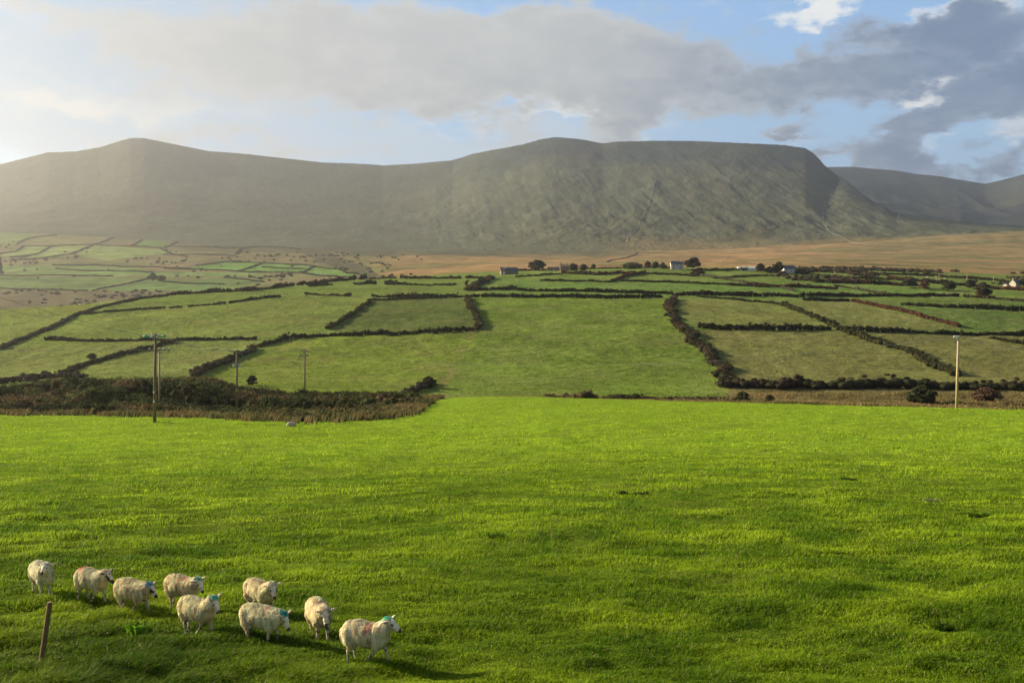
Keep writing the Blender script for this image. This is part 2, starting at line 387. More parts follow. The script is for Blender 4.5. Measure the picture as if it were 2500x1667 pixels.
def hill_colour(X, Y, Z):
    px = CX + F * X / Y; py = HY - F * Z / Y
    col = np.empty((len(X), 3)); col[:] = GREEN
    big = fbm(X / 90, Y / 90, 4); str_ = fbm(X / 200, Y / 45, 4)
    bog = np.array((.32, .195, .090)); bog2 = np.array((.14, .14, .055)); heath = np.array((.085, .085, .048))
    ol = (sstep(px, 1750, 2150) * sstep(Y, 1500, 2300) * .45)[:, None]; bog = bog * (1 - ol) + bog2 * ol
    pt_ = sstep(fbm(X / 110, Y / 60, 4, .6), .10, .32)[:, None] * .55
    bog = bog * (1 - pt_) + np.array((.10, .095, .05)) * pt_
    b = bog + (bog2 - bog) * sstep(str_ + .5 * fbm(X / 60, Y / 50, 3), -.05, .45)[:, None]
    bm = sstep(Y + 60 * big, 960, 1040) * sstep(px + 60 * big, 740, 930)
    bm = np.where((px > 1900) & (Y > 930), sstep(Y, 930, 1000), bm)
    col = col * (1 - bm[:, None]) + b * bm[:, None]
    vw = ((Y > 1000) * (1 - sstep(px + 60 * big, 740, 930)))[:, None]; v = (Y > 1000) & (px <= 860)
    val = np.array((.19, .145, .08)) + (np.array((.13, .14, .06)) - np.array((.19, .145, .08))) * sstep(str_, -.15, .2)[:, None]
    col = col * (1 - vw) + val * vw
    val2 = np.array((.115, .10, .06))
    lo = v & (py > 668); col[lo] = val2
    for poly, c in VALLEY:
        m = v & pip(px, py + 1.2 * big, poly); col[m] = np.array(c) * (1 + .25 * str_[m][:, None])
    gully = pip(px, py + 3 * big, [(640, 560), (690, 560), (745, 580), (800, 598), (850, 615), (880, 640), (840, 640), (800, 622), (730, 600), (690, 578)]) & (Y > 1050)
    col[gully] = heath
    hm = sstep(Y + 350 * big, 2350, 2800) * sstep(px, 250, 500) * (1 - sstep(px, 1350, 1520) )  # cloud shade at the mountain's foot, painted as a darker heath colour
    col = col * (1 - hm[:, None]) + heath * hm[:, None]
    for poly, c, a, bb in PLOTS:
        m = (Y > a) & (Y < bb) & pip(px, py + .8 * big, poly)
        col[m] = np.array(c)
    # verge of rough brown grass along the stream behind the near pasture
    st = sstep(Y, 236, 250) * (1 - sstep(Y + 10 * big, 285, 305)) * (1 - sstep(px, 2400, 2600) * 0)
    rough = np.array((.15, .115, .055))
    col = col * (1 - st[:, None]) + rough * st[:, None]
    tr = np.exp(-((px - (1085 - (py - 762) * .55)) / 9) ** 2) * (Y > 320) * (Y < 480) * sstep(fbm(X / 5, Y / 5, 2), -.2, .2) * .7
    col = col * (1 - tr[:, None]) + np.array((.22, .17, .08)) * tr[:, None]
    k = 1 + .34 * fbm(X / 22, Y / 22, 4) + sstep(Y, 950, 1100) * .45 * fbm(X / 30 + 4, Y / 60, 3)
    return col * k[:, None]

YS1 = np.concatenate([np.linspace(-60, 12, 20), np.exp(np.linspace(math.log(12.6), math.log(250), 560))])
US1 = np.arange(-900, 3260, 5.0)
X, Y, Z, fc = grid(US1, YS1)
big = fbm(X / 16, Y / 16, 4)
colf = np.array((.055, .085, .006)) * (1 + .45 * big[:, None]) + np.array((.110, .170, .014)) * sstep(Y, 20, 90)[:, None]
ver = sstep(Y, 238, 249)[:, None]
colf = colf * (1 - ver) + np.array((.13, .12, .045)) * ver
field = link('field', new_mesh('field', np.stack([X, Y, Z], 1), fc, col=colf, smooth=True), M_field); field['kind'] = 'structure'
YS2 = np.exp(np.linspace(math.log(250), math.log(3000), 760))
X, Y, Z, fc = grid(np.arange(-900, 3260, 3.6), YS2)
hill = link('hillside', new_mesh('hillside', np.stack([X, Y, Z], 1), fc, col=hill_colour(X, Y, Z), smooth=True), M_hill); hill['kind'] = 'structure'

YS3 = np.linspace(3000, 6400, 420)
X, Y, Z, fc = grid(np.arange(-900, 3260, 4.0), YS3)
px = CX + F * X / Y; Yr = ridge_y(px); s = np.clip((Y - 3000) / (Yr - 3000), 0, 1)
n1 = fbm(X / 260, Y / 300, 5, .6); n2 = fbm(X / 90, Y / 60, 4)
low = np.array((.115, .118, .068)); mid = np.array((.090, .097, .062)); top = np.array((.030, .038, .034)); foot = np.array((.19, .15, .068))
heath = np.array((.085, .085, .048))
c = low + (mid - low) * sstep(s, .1, .45)[:, None]
lw = (sstep(px, 1000, 1300))[:, None]
c = np.array((.090, .095, .062)) * (1 - lw) + c * lw * .85
t_ = sstep(s + .22 * n1, .68, .9)[:, None] * (.35 + .65 * lw); c = c * (1 - t_) + top * t_  # cloud shade on the upper face, painted in as a darker mountain colour
f_ = (1 - sstep(s + .10 * n1, .03, .12))[:, None] * sstep(px, 1300, 1500)[:, None]; c = c * (1 - f_) + foot * f_
h_ = (sstep(n2, .05, .35) * (1 - sstep(s, .4, .6)))[:, None] * .40; c = c * (1 - h_) + np.array((.055, .065, .035)) * h_
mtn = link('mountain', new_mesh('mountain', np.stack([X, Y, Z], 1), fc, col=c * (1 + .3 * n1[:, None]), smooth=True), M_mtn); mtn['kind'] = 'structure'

# darker mountain behind the shoulder on the right
SX2 = np.array([1500, 1890, 1960, 2000, 2060, 2100, 2160, 2200, 2230, 2262, 2300, 2352, 2500, 2700, 3300], float)
SY2 = np.array([395, 384, 383, 387, 392, 399, 405, 412, 417, 422, 413, 399, 350, 330, 360], float)
us = np.arange(1500, 3300, 5.0); Ys = np.linspace(4700, 7600, 170)
Yg = np.repeat(Ys[:, None], len(us), 1); pxg = np.repeat(us[None, :], len(Ys), 0); Xg = (pxg - CX) / F * Yg
Yr2 = 7000 - 900 * sstep(pxg, 2262, 2500)
zr2 = (HY - np.interp(pxg, SX2, SY2)) / F * Yr2
s2 = np.clip((Yg - 4700) / (Yr2 - 4700), 0, 1)
Zg = 60 + (zr2 - 60) * s2 ** 1.25 - np.maximum(Yg - Yr2, 0) * .3 + np.sin(np.pi * s2) * (60 * (.5 - np.abs(fbm(Xg / 350, Yg / 700, 4)) * 2) + 40 * fbm(Xg / 300, Yg / 300, 4))
idx = np.arange(Yg.size).reshape(Yg.shape)
fc = np.stack([idx[:-1, :-1], idx[:-1, 1:], idx[1:, 1:], idx[1:, :-1]], -1).reshape(-1, 4)
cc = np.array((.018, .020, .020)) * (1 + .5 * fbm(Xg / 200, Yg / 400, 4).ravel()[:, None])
m2 = link('far_mountain', new_mesh('far_mountain', np.stack([Xg.ravel(), Yg.ravel(), Zg.ravel()], 1), fc, col=cc, smooth=True), M_mtn); m2['kind'] = 'structure'

# ------------------------------------------------------------------ foliage
_bm = bmesh.new(); bmesh.ops.create_icosphere(_bm, subdivisions=2, radius=1)
ICO_V = np.array([v.co[:] for v in _bm.verts]); ICO_F = np.array([[v.index for v in f.verts] for f in _bm.faces]); _bm.free()

def foliage(cen, rad, n_leaf, leaf, cols, colvar=.3, core=.82, hang=0):
    """cen (N,3), rad (N,3): leafy clumps. returns verts, loops, totals, colours (leaf quads plus inner cores)"""
    N = len(cen)
    n = np.maximum(4, (n_leaf * np.ones(N)).astype(int)); tot = n.sum()
    own = np.repeat(np.arange(N), n)
    d = rng.normal(size=(tot, 3)); d[:, 2] = np.abs(d[:, 2]) * 1.0 - .25 * rng.random(tot); d /= np.linalg.norm(d, axis=1)[:, None]
    rr = (.72 + .42 * rng.random(tot))[:, None]
    p = cen[own] + d * rad[own] * rr
    sz = (leaf if np.ndim(leaf) == 0 else leaf[own]) * (.55 + .9 * rng.random(tot))
    nrm = d + .8 * rng.normal(size=(tot, 3)); nrm /= np.linalg.norm(nrm, axis=1)[:, None]
    up = rng.normal(size=(tot, 3)); a = np.cross(nrm, up); a /= np.linalg.norm(a, axis=1)[:, None]; b = np.cross(nrm, a)
    a *= sz[:, None]; b *= (sz * (.45 + .4 * rng.random(tot)))[:, None]
    q = np.stack([p - a, p - .2 * a + b, p + a, p + .1 * a - b], 1).reshape(-1, 3)
    base = cols[own] * (1 + colvar * rng.normal(size=(tot, 1))) * (1 + .12 * rng.normal(size=(tot, 3)))
    qc = np.repeat(np.clip(base, .008, .6), 4, 0)
    f = np.arange(tot * 4).reshape(-1, 4)
    verts = [q]; loops = [f.ravel()]; tots = [np.full(tot, 4)]; col = [qc]
    if core > 0:
        k = ICO_V[None] * (core * (1 + .12 * rng.normal(size=(N, len(ICO_V)))))[..., None] * rad[:, None, :] + cen[:, None, :]
        ff = (ICO_F[None] + (np.arange(N) * len(ICO_V))[:, None, None]).reshape(-1, 3) + tot * 4
        verts.append(k.reshape(-1, 3)); loops.append(ff.ravel()); tots.append(np.full(len(ff), 3))
        col.append(np.repeat(cols, len(ICO_V), 0) * .9)
    return np.concatenate(verts), np.concatenate(loops), np.concatenate(tots), np.concatenate(col)

GORSE = (.050, .051, .020); HEDGE = (.066, .063, .027); RUST = (.115, .052, .030); BRACK = (.10, .075, .035); STONY = (.17, .15, .10); WALLC = (.075, .075, .05)

def hedge(name, pts, label, h=2.2, w=1.3, colour=HEDGE, y0=290, y1=940, second=None, cat='hedge', gap=.0, group='hedges between the fields', var=.45):
    W = [hit(px, py, y0, y1) for px, py in pts]
    P = [np.array(q[:2]) for q in W]
    seg = [np.linalg.norm(P[i+1] - P[i]) for i in range(len(P) - 1)]
    L = sum(seg); Ym = np.mean([p[1] for p in P])
    step = max(.42 * h, Ym * .0011); cs = np.concatenate([[0], np.cumsum(seg)])
    seed = rng.random() * 99
    parts = []
    for layer in range(2):                         # a continuous low body, then uneven clumps on top
        n = max(4, int(L / step * (1.7 if layer == 0 else 1.5)))
        s = rng.random(n) * L if layer else (np.arange(n) + .5) * L / n + rng.normal(size=n) * step * .3
        s = np.clip(s, 0, L)
        top = h * np.clip(.85 + var * (1.0 * fbm(s / (h * 9), s * 0 + seed, 2) + .9 * fbm(s / (h * 2.6), s * 0 + seed + 5, 2)) + var * .15 * rng.normal(size=n), .35, 1.8)
        x = np.interp(s, cs, [p[0] for p in P]); y = np.interp(s, cs, [p[1] for p in P])
        spread = w * (.20 if layer == 0 else .30); x = x + w * .8 * fbm(s / 14, s * 0 + seed + 9, 3); y = y + w * .8 * fbm(s / 14, s * 0 + seed + 13, 3)
        x = x + rng.normal(size=n) * spread; y = y + rng.normal(size=n) * spread
        g = fbm(s / (h * 6) + 31, s * 0 + seed, 3)
        keep = g > (gap * 1.5 - .62 if gap > 0 else -9)
        if layer == 0:
            r = h * (.30 + .12 * rng.random(n)); zc_ = top * .36; rz_ = np.maximum(top * .46, .3); r = np.maximum(r, w * .40)
        else:
            r = h * (.12 + .24 * rng.random(n) ** 1.6); rz_ = r * (.7 + .3 * rng.random(n)); zc_ = np.maximum(top * (.45 + .5 * rng.random(n)) - rz_ * .5, .15 * h)
        r = np.maximum(r, step * .55)
        parts.append(np.stack([x, y, ground_z(x, y) + zc_, r, r * (.85 + .3 * rng.random(n)), rz_, s], 1)[keep])
    Q = np.concatenate(parts); n = len(Q)
    cen, rad, s = Q[:, :3], Q[:, 3:6], Q[:, 6]
    cols = np.array(colour)[None] * (1 + .28 * rng.normal(size=(n, 1)))
    if second is not None:
        mk = sstep(fbm(s / 22, s * 0 + rng.random() * 50, 3) + .12 * rng.normal(size=n), -.05, .15)[:, None]
        cols = cols * (1 - mk) + np.array(second)[None] * mk
    leaf = np.maximum(.15, Ym * .00050)
    nl = np.clip(6.0 * rad[:, 0] * rad[:, 2] / leaf**2, 9, 70)
    v, l, t, c = foliage(cen, rad, nl, leaf, np.clip(cols, .01, .5), core=.78, colvar=.35)
    o0 = np.array([P[0][0], P[0][1], W[0][2]])
    o = link(name, new_mesh(name, v - o0, loops=l, totals=t, col=c), M_leaf, loc=tuple(o0))
    tag(o, label, cat, group)
    return o

HEDGES = [
 ([(1075, 668), (1150, 666), (1230, 669), (1330, 669), (1440, 673), (1540, 675)], 'dark gorse hedge on the uphill side of the lane above the large central field', dict(h=3.0, w=2.2, colour=GORSE, var=.7)),
 ([(1085, 682), (1240, 684), (1400, 685), (1520, 684)], 'dark even hedge along the top edge of the large central field', dict(h=2.8, w=2.0, colour=GORSE)),
 ([(1072, 684), (1080, 705), (1092, 728), (1104, 745), (1088, 758)], 'bushy curved hedge forming the right side of the small darker pasture', dict(h=2.8, w=2.6, second=BRACK)),
 ([(1085, 759), (1000, 764), (900, 769), (760, 772), (660, 779), (592, 798)], 'long dark hedge along the foot of the small darker pasture', dict(h=2.8, w=2.0, colour=GORSE, var=.8)),
 ([(592, 800), (545, 822), (490, 842), (440, 864)], 'broad brownish hedge curving down behind the pole with a transformer fitting', dict(h=2.6, w=3.2, colour=(.06, .055, .028), second=BRACK)),
 ([(850, 692), (800, 730), (752, 757)], 'slanting hedge on the left side of the small darker pasture', dict(h=2.3, w=1.8, gap=.12)),
 ([(855, 690), (960, 686), (1065, 682)], 'thin broken hedge along the top of the small darker pasture', dict(h=1.7, w=1.5, gap=.2)),
 ([(1550, 688), (1537, 702), (1548, 735), (1582, 775), (1622, 815), (1655, 855), (1672, 890)], 'thick curving bramble hedge down the right side of the large central field', dict(h=3.2, w=4.5, colour=(.055, .05, .026), second=(.085, .06, .034))),
 ([(1605, 753), (1700, 758), (1800, 759), (1905, 757)], 'dark gorse hedge between the two yellowish fields right of centre', dict(h=3.2, w=2.4, colour=GORSE, var=.8)),
 ([(1795, 702), (1860, 725), (1925, 755)], 'clumpy diagonal hedge between two yellowish fields, above the crossing', dict(h=2.8, w=2.4, colour=GORSE, gap=.1, var=.9)),
 ([(1925, 758), (2000, 783), (2080, 806), (2135, 838), (2195, 864)], 'broad dark diagonal hedge running down towards the lone right pole', dict(h=3.2, w=3.4, colour=GORSE, second=HEDGE)),
 ([(1940, 758), (2050, 764), (2170, 767), (2352, 771), (2500, 774)], 'dark hedge running right from the crossing under the rust brown hedge', dict(h=3.0, w=2.4, colour=GORSE, var=.7)),
 ([(1960, 692), (2050, 712), (2130, 732), (2205, 752)], 'rust brown diagonal hedge of dead bracken', dict(h=2.6, w=2.6, colour=RUST, second=(.13, .06, .035), var=.3)),
 ([(2075, 701), (2200, 708), (2352, 714), (2480, 718)], 'dark hedge across the green field at the right edge', dict(h=2.8, w=2.0, colour=GORSE, var=.8)),
 ([(1676, 884), (1780, 890), (1900, 892), (2000, 889), (2100, 890), (2240, 893), (2352, 896), (2600, 900)], 'tall dark thicket hedge along the low edge of the fields at right', dict(h=4.4, w=6.5, colour=(.036, .038, .018), second=(.06, .045, .026), y0=275, var=.5, cat='thicket hedge')),
 ([(2275, 778), (2352, 792), (2500, 802)], 'short dark hedge sloping down at the right edge beyond the lone pole', dict(h=2.2, w=2.0, colour=GORSE)),
 ([(1600, 681), (1700, 690), (1795, 699)], 'low stony hedge along the top of the first yellowish field', dict(h=1.5, w=1.4, colour=HEDGE, second=STONY)),
 ([(1845, 690), (1950, 692)], 'short dark hedge at the top of the second yellowish field', dict(h=2.2, w=1.6, colour=GORSE)),
 ([(1545, 678), (1650, 678), (1800, 681), (1950, 681), (2100, 681), (2200, 681)], 'long straight hedge above the yellowish fields with rust brown stretches', dict(h=2.8, w=2.0, colour=GORSE, second=(.07, .045, .028), var=.4)),
 ([(2215, 682), (2300, 688), (2400, 700)], 'pale stony bank with scrub at the right edge above the dark hedge', dict(h=2.0, w=1.8, colour=BRACK, second=STONY)),
 ([(1240, 645), (1330, 647), (1400, 649)], 'dark hedge below the small green field in front of the ruined house', dict(h=2.2, w=1.7, colour=HEDGE)),
 ([(1402, 649), (1432, 637), (1480, 627)], 'slanting hedge with rust tips between two upper fields, below the farmhouse trees', dict(h=2.6, w=1.8, second=RUST)),
 ([(1422, 646), (1550, 650), (1700, 657), (1770, 661)], 'thin dark hedge across the upper fields below the farmhouse', dict(h=1.9, w=1.5, colour=HEDGE, var=.2)),
 ([(1480, 629), (1560, 632), (1605, 635)], 'dark hedge just below the two-storey farmhouse', dict(h=2.1, w=1.5)),
 ([(1605, 632), (1700, 648), (1790, 659), (1826, 670)], 'pale stony bank slanting right below the long low barn', dict(h=2.0, w=1.6, colour=(.10, .095, .05), second=STONY)),
 ([(1672, 655), (1780, 659), (1850, 661), (1925, 664)], 'hedge with gorse clumps below the grazing cow', dict(h=2.7, w=1.8, colour=HEDGE, second=RUST)),
 ([(1870, 648), (1990, 652), (2085, 657)], 'rust brown hedge behind the fields right of the white gabled cottage', dict(h=4.0, w=2.6, colour=(.085, .045, .028), second=HEDGE)),
 ([(1920, 658), (2000, 671), (2045, 678)], 'pale stony hedge sloping down to the long straight hedge', dict(h=1.9, w=1.6, colour=HEDGE, second=STONY)),
 ([(1130, 640), (1105, 652), (1075, 668)], 'wide scrubby hedge climbing beside the lane to the stone bungalow', dict(h=3.6, w=4.5, colour=(.045, .048, .024), second=BRACK)),
 ([(1185, 636), (1230, 634), (1290, 630)], 'low dark hedge right of the stone bungalow', dict(h=1.7, w=1.4)),
 ([(660, 662), (760, 654), (860, 653), (980, 656), (1075, 654)], 'gappy hedge with gorse clumps above the bright strip field left of the lane', dict(h=2.6, w=1.8, gap=.3, var=1.0)),
 ([(700, 677), (800, 681), (900, 684), (1050, 683)], 'gappy hedge below the bright strip field left of the lane', dict(h=2.3, w=1.5, gap=.3, second=BRACK, var=.9)),
 ([(850, 641), (960, 640), (1070, 640), (1135, 638)], 'hedge with dark gorse clumps left of the stone bungalow', dict(h=2.3, w=1.6, gap=.2, var=.9)),
 ([(0, 803), (60, 777), (130, 747), (180, 722), (250, 702), (330, 686), (385, 681)], 'overgrown stone bank curving up the hazy hill at the left edge', dict(h=1.9, w=2.2, colour=WALLC, second=(.09, .085, .055), var=.2)),
 ([(185, 723), (300, 713), (420, 706), (520, 697)], 'low earth bank running right from the curved stone bank', dict(h=1.3, w=1.3, colour=WALLC, second=HEDGE, gap=.1)),
 ([(525, 697), (580, 688), (645, 682)], 'short dark bank with gorse on the crest of the left hill', dict(h=2.0, w=1.5, colour=HEDGE)),
 ([(100, 781), (200, 783), (350, 782), (450, 782), (590, 780)], 'low bramble hedge crossing the hill behind the tall near pole', dict(h=1.9, w=1.5, colour=(.07, .065, .038), gap=.1, var=.8)),
 ([(140, 864), (190, 840), (250, 823), (320, 806), (400, 786)], 'overgrown bank rising to the right behind the left scrub', dict(h=2.0, w=2.2, colour=(.065, .062, .04), second=HEDGE)),
 ([(385, 677), (480, 672), (560, 669), (640, 660), (740, 650), (840, 641)], 'straggling gorse hedge along the crest of the left hill above the valley', dict(h=3.0, w=2.2, gap=.2, colour=HEDGE, second=BRACK, var=.9)),
 ([(0, 880), (60, 872), (130, 868), (200, 868)], 'grey brown hazy hedge at the left edge behind the scrub', dict(h=2.6, w=2.6, colour=(.07, .06, .04), y0=275)),
 ([(930, 912), (965, 895), (990, 880)], 'short gorse covered stone bank at the low left corner of the central field', dict(h=3.0, w=2.2, colour=GORSE, second=(.09, .08, .055), y0=275)),
 ([(1260, 916), (1340, 914), (1420, 914), (1475, 918)], 'low gorse clumps in a row beyond the crest of the near pasture', dict(h=1.7, w=2.6, colour=GORSE, second=(.12, .085, .045), y0=236, y1=300, gap=.1, var=.8)),
 ([(1480, 918), (1560, 918), (1640, 919), (1700, 922)], 'low pale bracken row beyond the crest left of the thicket', dict(h=1.6, w=2.2, colour=(.14, .115, .055), second=BRACK, y0=236, y1=300)),
 ([(2130, 930), (2230, 932), (2352, 940), (2450, 945)], 'yellowish rough verge bushes along the pasture edge right of the lone pole', dict(h=1.5, w=2.0, colour=(.14, .11, .045), second=(.09, .055, .03), y0=195, y1=300)),
 ([(1605, 620), (1720, 622), (1860, 624), (1990, 628), (2130, 634), (2250, 642), (2352, 650)], 'long dark hedge between the top fields and the brown bog', dict(h=2.6, w=2.0, colour=HEDGE, y0=780, y1=1000, second=(.06, .048, .03))),
 ([(1180, 622), (1300, 618), (1430, 616), (1540, 616)], 'thin hedge behind the ruined house at the edge of the bog', dict(h=2.0, w=1.8, colour=HEDGE, y0=820, y1=1000)),
 ([(1290, 628), (1370, 632), (1460, 627)], 'rust brown scrub hedge right of the ruined house', dict(h=3.2, w=2.2, colour=RUST, second=HEDGE)),
 ([(2040, 640), (2130, 650), (2250, 660), (2352, 668)], 'dark scrubby hedge in front of the right edge cottage', dict(h=3.2, w=2.6, colour=(.05, .042, .024), second=RUST, y0=690)),
 ([(1640, 640), (1760, 634), (1800, 636)], 'thin hedge behind the upper green field right of the farmhouse', dict(h=1.6, w=1.4)),
 ([(1925, 640), (2050, 643), (2150, 650)], 'dark low hedge among the small plots left of the twin distant poles', dict(h=2.0, w=1.6)),
]
for i, (pts, lab, kw) in enumerate(HEDGES):
    hedge('hedge', pts, lab, **kw)
VW = [
 ([(130, 530), (66, 548), (36, 563)], 'hazy wall highest on the left of the far valley'),
 ([(260, 540), (216, 562), (164, 584), (120, 590), (32, 598)], 'long slanting hazy field wall in the middle of the far left valley'),
 ([(0, 584), (35, 578), (56, 566), (112, 565), (214, 562)], 'hazy wall edging the pale fields at the far left'),
 ([(118, 565), (96, 578), (82, 585), (22, 592)], 'short slanting hazy wall between two pale valley fields'),
 ([(222, 563), (300, 566), (366, 570)], 'level hazy wall below the single vivid valley field'),
 ([(366, 570), (390, 582), (430, 590)], 'farm track wall sloping down to the right below the vivid valley field'),
 ([(326, 548), (300, 566)], 'short hazy wall at the left end of the vivid valley field'),
 ([(407, 553), (395, 562), (376, 570)], 'short hazy wall at the right end of the vivid valley field'),
 ([(396, 567), (480, 568), (556, 571), (542, 584)], 'wall round the straw coloured valley field'),
 ([(376, 585), (460, 585), (540, 588)], 'wall along the foot of the straw coloured valley field'),
 ([(556, 571), (600, 567), (650, 566), (690, 574)], 'arched wall above the brown valley pasture'),
 ([(450, 611), (516, 602), (606, 604), (716, 611), (776, 619), (822, 630)], 'long arched wall over the row of green valley fields'),
 ([(602, 605), (575, 615), (548, 624)], 'slanting wall between the first two green valley fields'),
 ([(376, 617), (476, 620), (548, 624), (636, 626), (696, 627)], 'wall along the foot of the green valley fields'),
 ([(720, 611), (706, 621), (692, 627)], 'slanting wall before the last green valley field'),
 ([(696, 628), (776, 636), (818, 637)], 'hedge below the last green valley field'),
 ([(120, 609), (220, 609), (320, 613), (470, 619)], 'hazy hedge across the lower left valley'),
 ([(130, 617), (240, 623), (350, 626)], 'second hazy hedge across the lower left valley'),
 ([(0, 633), (140, 632), (260, 635)], 'hazy hedge above the broad dull green valley field'),
 ([(210, 668), (280, 655), (330, 643), (350, 637)], 'slanting hazy hedge on the right of the broad dull valley field'),
 ([(376, 648), (516, 654)], 'faint hedge in the valley just behind the gorse crest'),
 ([(516, 638), (606, 648)], 'sloping faint hedge above the dull green triangle field'),
 ([(600, 614), (700, 618)], 'thin wall splitting the second green valley field'),
 ([(0, 662), (100, 666), (200, 668)], 'grey scrub line low in the valley at the left edge'),
]
for pts, lab in VW:
    hedge('field_boundary', pts, lab, h=2.3, w=2.2, colour=(.06, .062, .036), y0=1010, y1=2990, cat='field wall', group='hazy field boundaries in the left valley', var=.35)
def wallmesh(pts, label, y0, y1, h, w, mat=M_wallstone, sub=14):
    W = [hit(px, py, y0, y1) for px, py in pts]
    vs, fs = [], []
    P = []
    for a, b in zip(W[:-1], W[1:]):
        for k in range(sub):
            t = k / sub; x = a[0]*(1-t)+b[0]*t + random.gauss(0, 1.5); y = a[1]*(1-t)+b[1]*t; P.append((x, y, gz(x, y)))
    for i, (x, y, z) in enumerate(P):
        j = min(i, len(P) - 2); dx, dy = P[j+1][0]-P[j][0], P[j+1][1]-P[j][1]; L = math.hypot(dx, dy); nx, ny = -dy / L, dx / L
        hh = h * random.uniform(.8, 1.2)
        vs += [(x+nx*w, y+ny*w, z-3), (x+nx*w*.6, y+ny*w*.6, z+hh), (x-nx*w*.6, y-ny*w*.6, z+hh*.95), (x-nx*w, y-ny*w, z-3)]
        if i:
            b = 4*i
            for k in range(3): fs.append((b-4+k, b-3+k, b+1+k, b+k))
    o = link('stone_wall', new_mesh('stone_wall', vs, fs), mat); tag(o, label, 'stone wall', 'walls climbing the mountain'); return o
wallmesh([(1508, 412), (1490, 470), (1466, 520), (1443, 546), (1440, 556)], 'long dry stone wall climbing the sunlit mountain face in the centre', 2500, 4700, 1.7, 1.2)
wallmesh([(1450, 574), (1463, 582), (1440, 592), (1408, 597), (1394, 603)], 'dark winding bank crossing the brown bog above the ruined house', 1000, 3000, 1.5, 1.6, mat_plain('dark turf bank', (.06, .05, .03), .95, .5, .3))
wallmesh([(1893, 462), (1890, 512), (1910, 535), (1950, 553), (2000, 563)], 'pale dry stone wall bending down the right shoulder of the mountain', 1500, 4400, 1.1, .9, mat_plain('pale wall stone', (.19, .175, .13), .9, .5, .3))

# ------------------------------------------------------------------ single trees and bushes
def tree(px0, px1, ptop, pbase, label, colour=HEDGE, lean=0, name='tree', y0=700, y1=990, trunk=.25, second=None, cat='tree', group=None, dens=1.0):
    cxp = (px0 + px1) / 2; x, y, z = hit(cxp, pbase, y0, y1)
    k = y / F; Wd = (px1 - px0) * k; H = (pbase - ptop) * k
    root = empty(name, (x, y, z))
    tr = max(.14, H * .03)
    vs, fs = [], []
    def limb(a, b, ra, rb, n=7):
        a, b = Vector(a), Vector(b); d = (b - a).normalized(); u = d.orthogonal().normalized(); w = d.cross(u); o = len(vs)
        for c_, r_ in ((a, ra), (b, rb)):
            for i in range(n):
                t = 2*math.pi*i/n; vs.append(tuple(c_ + (u*math.cos(t)+w*math.sin(t))*r_))
        for i in range(n): fs.append((o+i, o+(i+1) % n, o+n+(i+1) % n, o+n+i))
    th = H * (trunk * .5 + .1); top = Vector((lean * H * .15, 0, th))
    limb((0, 0, -.5), top, tr, tr*.7)
    tips = []
    for i in range(7):
        a = 2*math.pi*i/7 + random.random(); r = Wd * .33 * random.uniform(.5, 1.1)
        tip = Vector((math.cos(a)*r + lean*H*.35, math.sin(a)*r, H*random.uniform(.5, .85)))
        limb(top, tip, tr*.5, tr*.15); tips.append(tip)
    link('trunk', new_mesh('trunk', vs, fs), M_wood, root)
    n = max(8, int(44 * dens)); trunk = trunk * .45
    leaf = max(.14, y * .0006)
    a = rng.random(n) * 2 * math.pi; rr = np.sqrt(rng.random(n)) ; zz = rng.random(n)
    prof = np.sin(np.pi * np.clip(zz * .8 + .2, 0, 1)) ** .6
    cx_ = np.cos(a) * rr * Wd * .42 * prof + lean * (zz * .5) * H; cy_ = np.sin(a) * rr * Wd * .42 * prof
    cz_ = H * (trunk + (1 - trunk) * (.08 + .84 * zz)) 
    rad = np.stack([Wd * (.09 + .09 * rng.random(n)), Wd * (.09 + .09 * rng.random(n)), H * (.08 + .08 * rng.random(n))], 1)
    cen = np.stack([cx_, cy_, cz_], 1)
    cols = np.array(colour)[None] * (1 + .25 * rng.normal(size=(n, 1)))
    if second is not None:
        mk = sstep(-cx_ / Wd, -.1, .25)[:, None]; cols = cols*(1-mk)+np.array(second)*mk
    nl = np.clip(rad[:, 0] * rad[:, 2] / leaf**2 * 26, 12, 160)
    v, l, t, c = foliage(cen, rad, nl, leaf, np.clip(cols * 1.4, .01, .4), core=.36, colvar=.4)
    link('crown', new_mesh('crown', v, loops=l, totals=t, col=c), M_leaf, root)
    tag(root, label, cat, group); return root
RB = (.075, .055, .032)
tree(1212, 1256, 598, 621, 'round tree left of the ruined house, brown on its left side', (.042, .055, .022), second=RB, group='trees round the farms')
tree(1304, 1330, 606, 622, 'dark green bushy tree just right of the ruined house', trunk=.1, group='trees round the farms')
tree(1330, 1350, 607, 622, 'brownish bush right of the dark tree by the ruined house', RB, trunk=.1, name='bush', cat='bush')
tree(1357, 1369, 607, 618, 'tiny dark tree standing alone right of the ruined house', trunk=.15, group='trees round the farms')
tree(1428, 1478, 604, 617, 'long dark shelter thicket left of the farmhouse trees', trunk=.05, name='thicket', cat='thicket', dens=2)
tree(1479, 1496, 601, 616, 'small reddish tree between the shelter thicket and the farmhouse trees', (.10, .055, .035), group='trees round the farms')
tree(1496, 1516, 602, 619, 'olive green tree in front of the farmhouse, left of a rounder one', (.065, .07, .03), group='trees round the farms')
tree(1514, 1532, 604, 619, 'round dark tree nearest the left gable of the farmhouse', group='trees round the farms')
tree(1571, 1609, 592, 619, 'large windswept tree right of the two-storey farmhouse', (.05, .045, .022), lean=.25, group='trees round the farms', dens=1.4)
tree(1584, 1618, 617, 631, 'wide rounded bush below the large windswept tree', (.06, .045, .028), trunk=.05, name='bush', cat='bush')
tree(1734, 1757, 606, 626, 'feathery grey brown tree at the right end of the long barn', (.075, .065, .04), lean=.1, group='trees round the farms')
tree(1757, 1778, 613, 627, 'low brown bush between the barn and the white gabled cottage', RB, trunk=.08, name='bush', cat='bush')
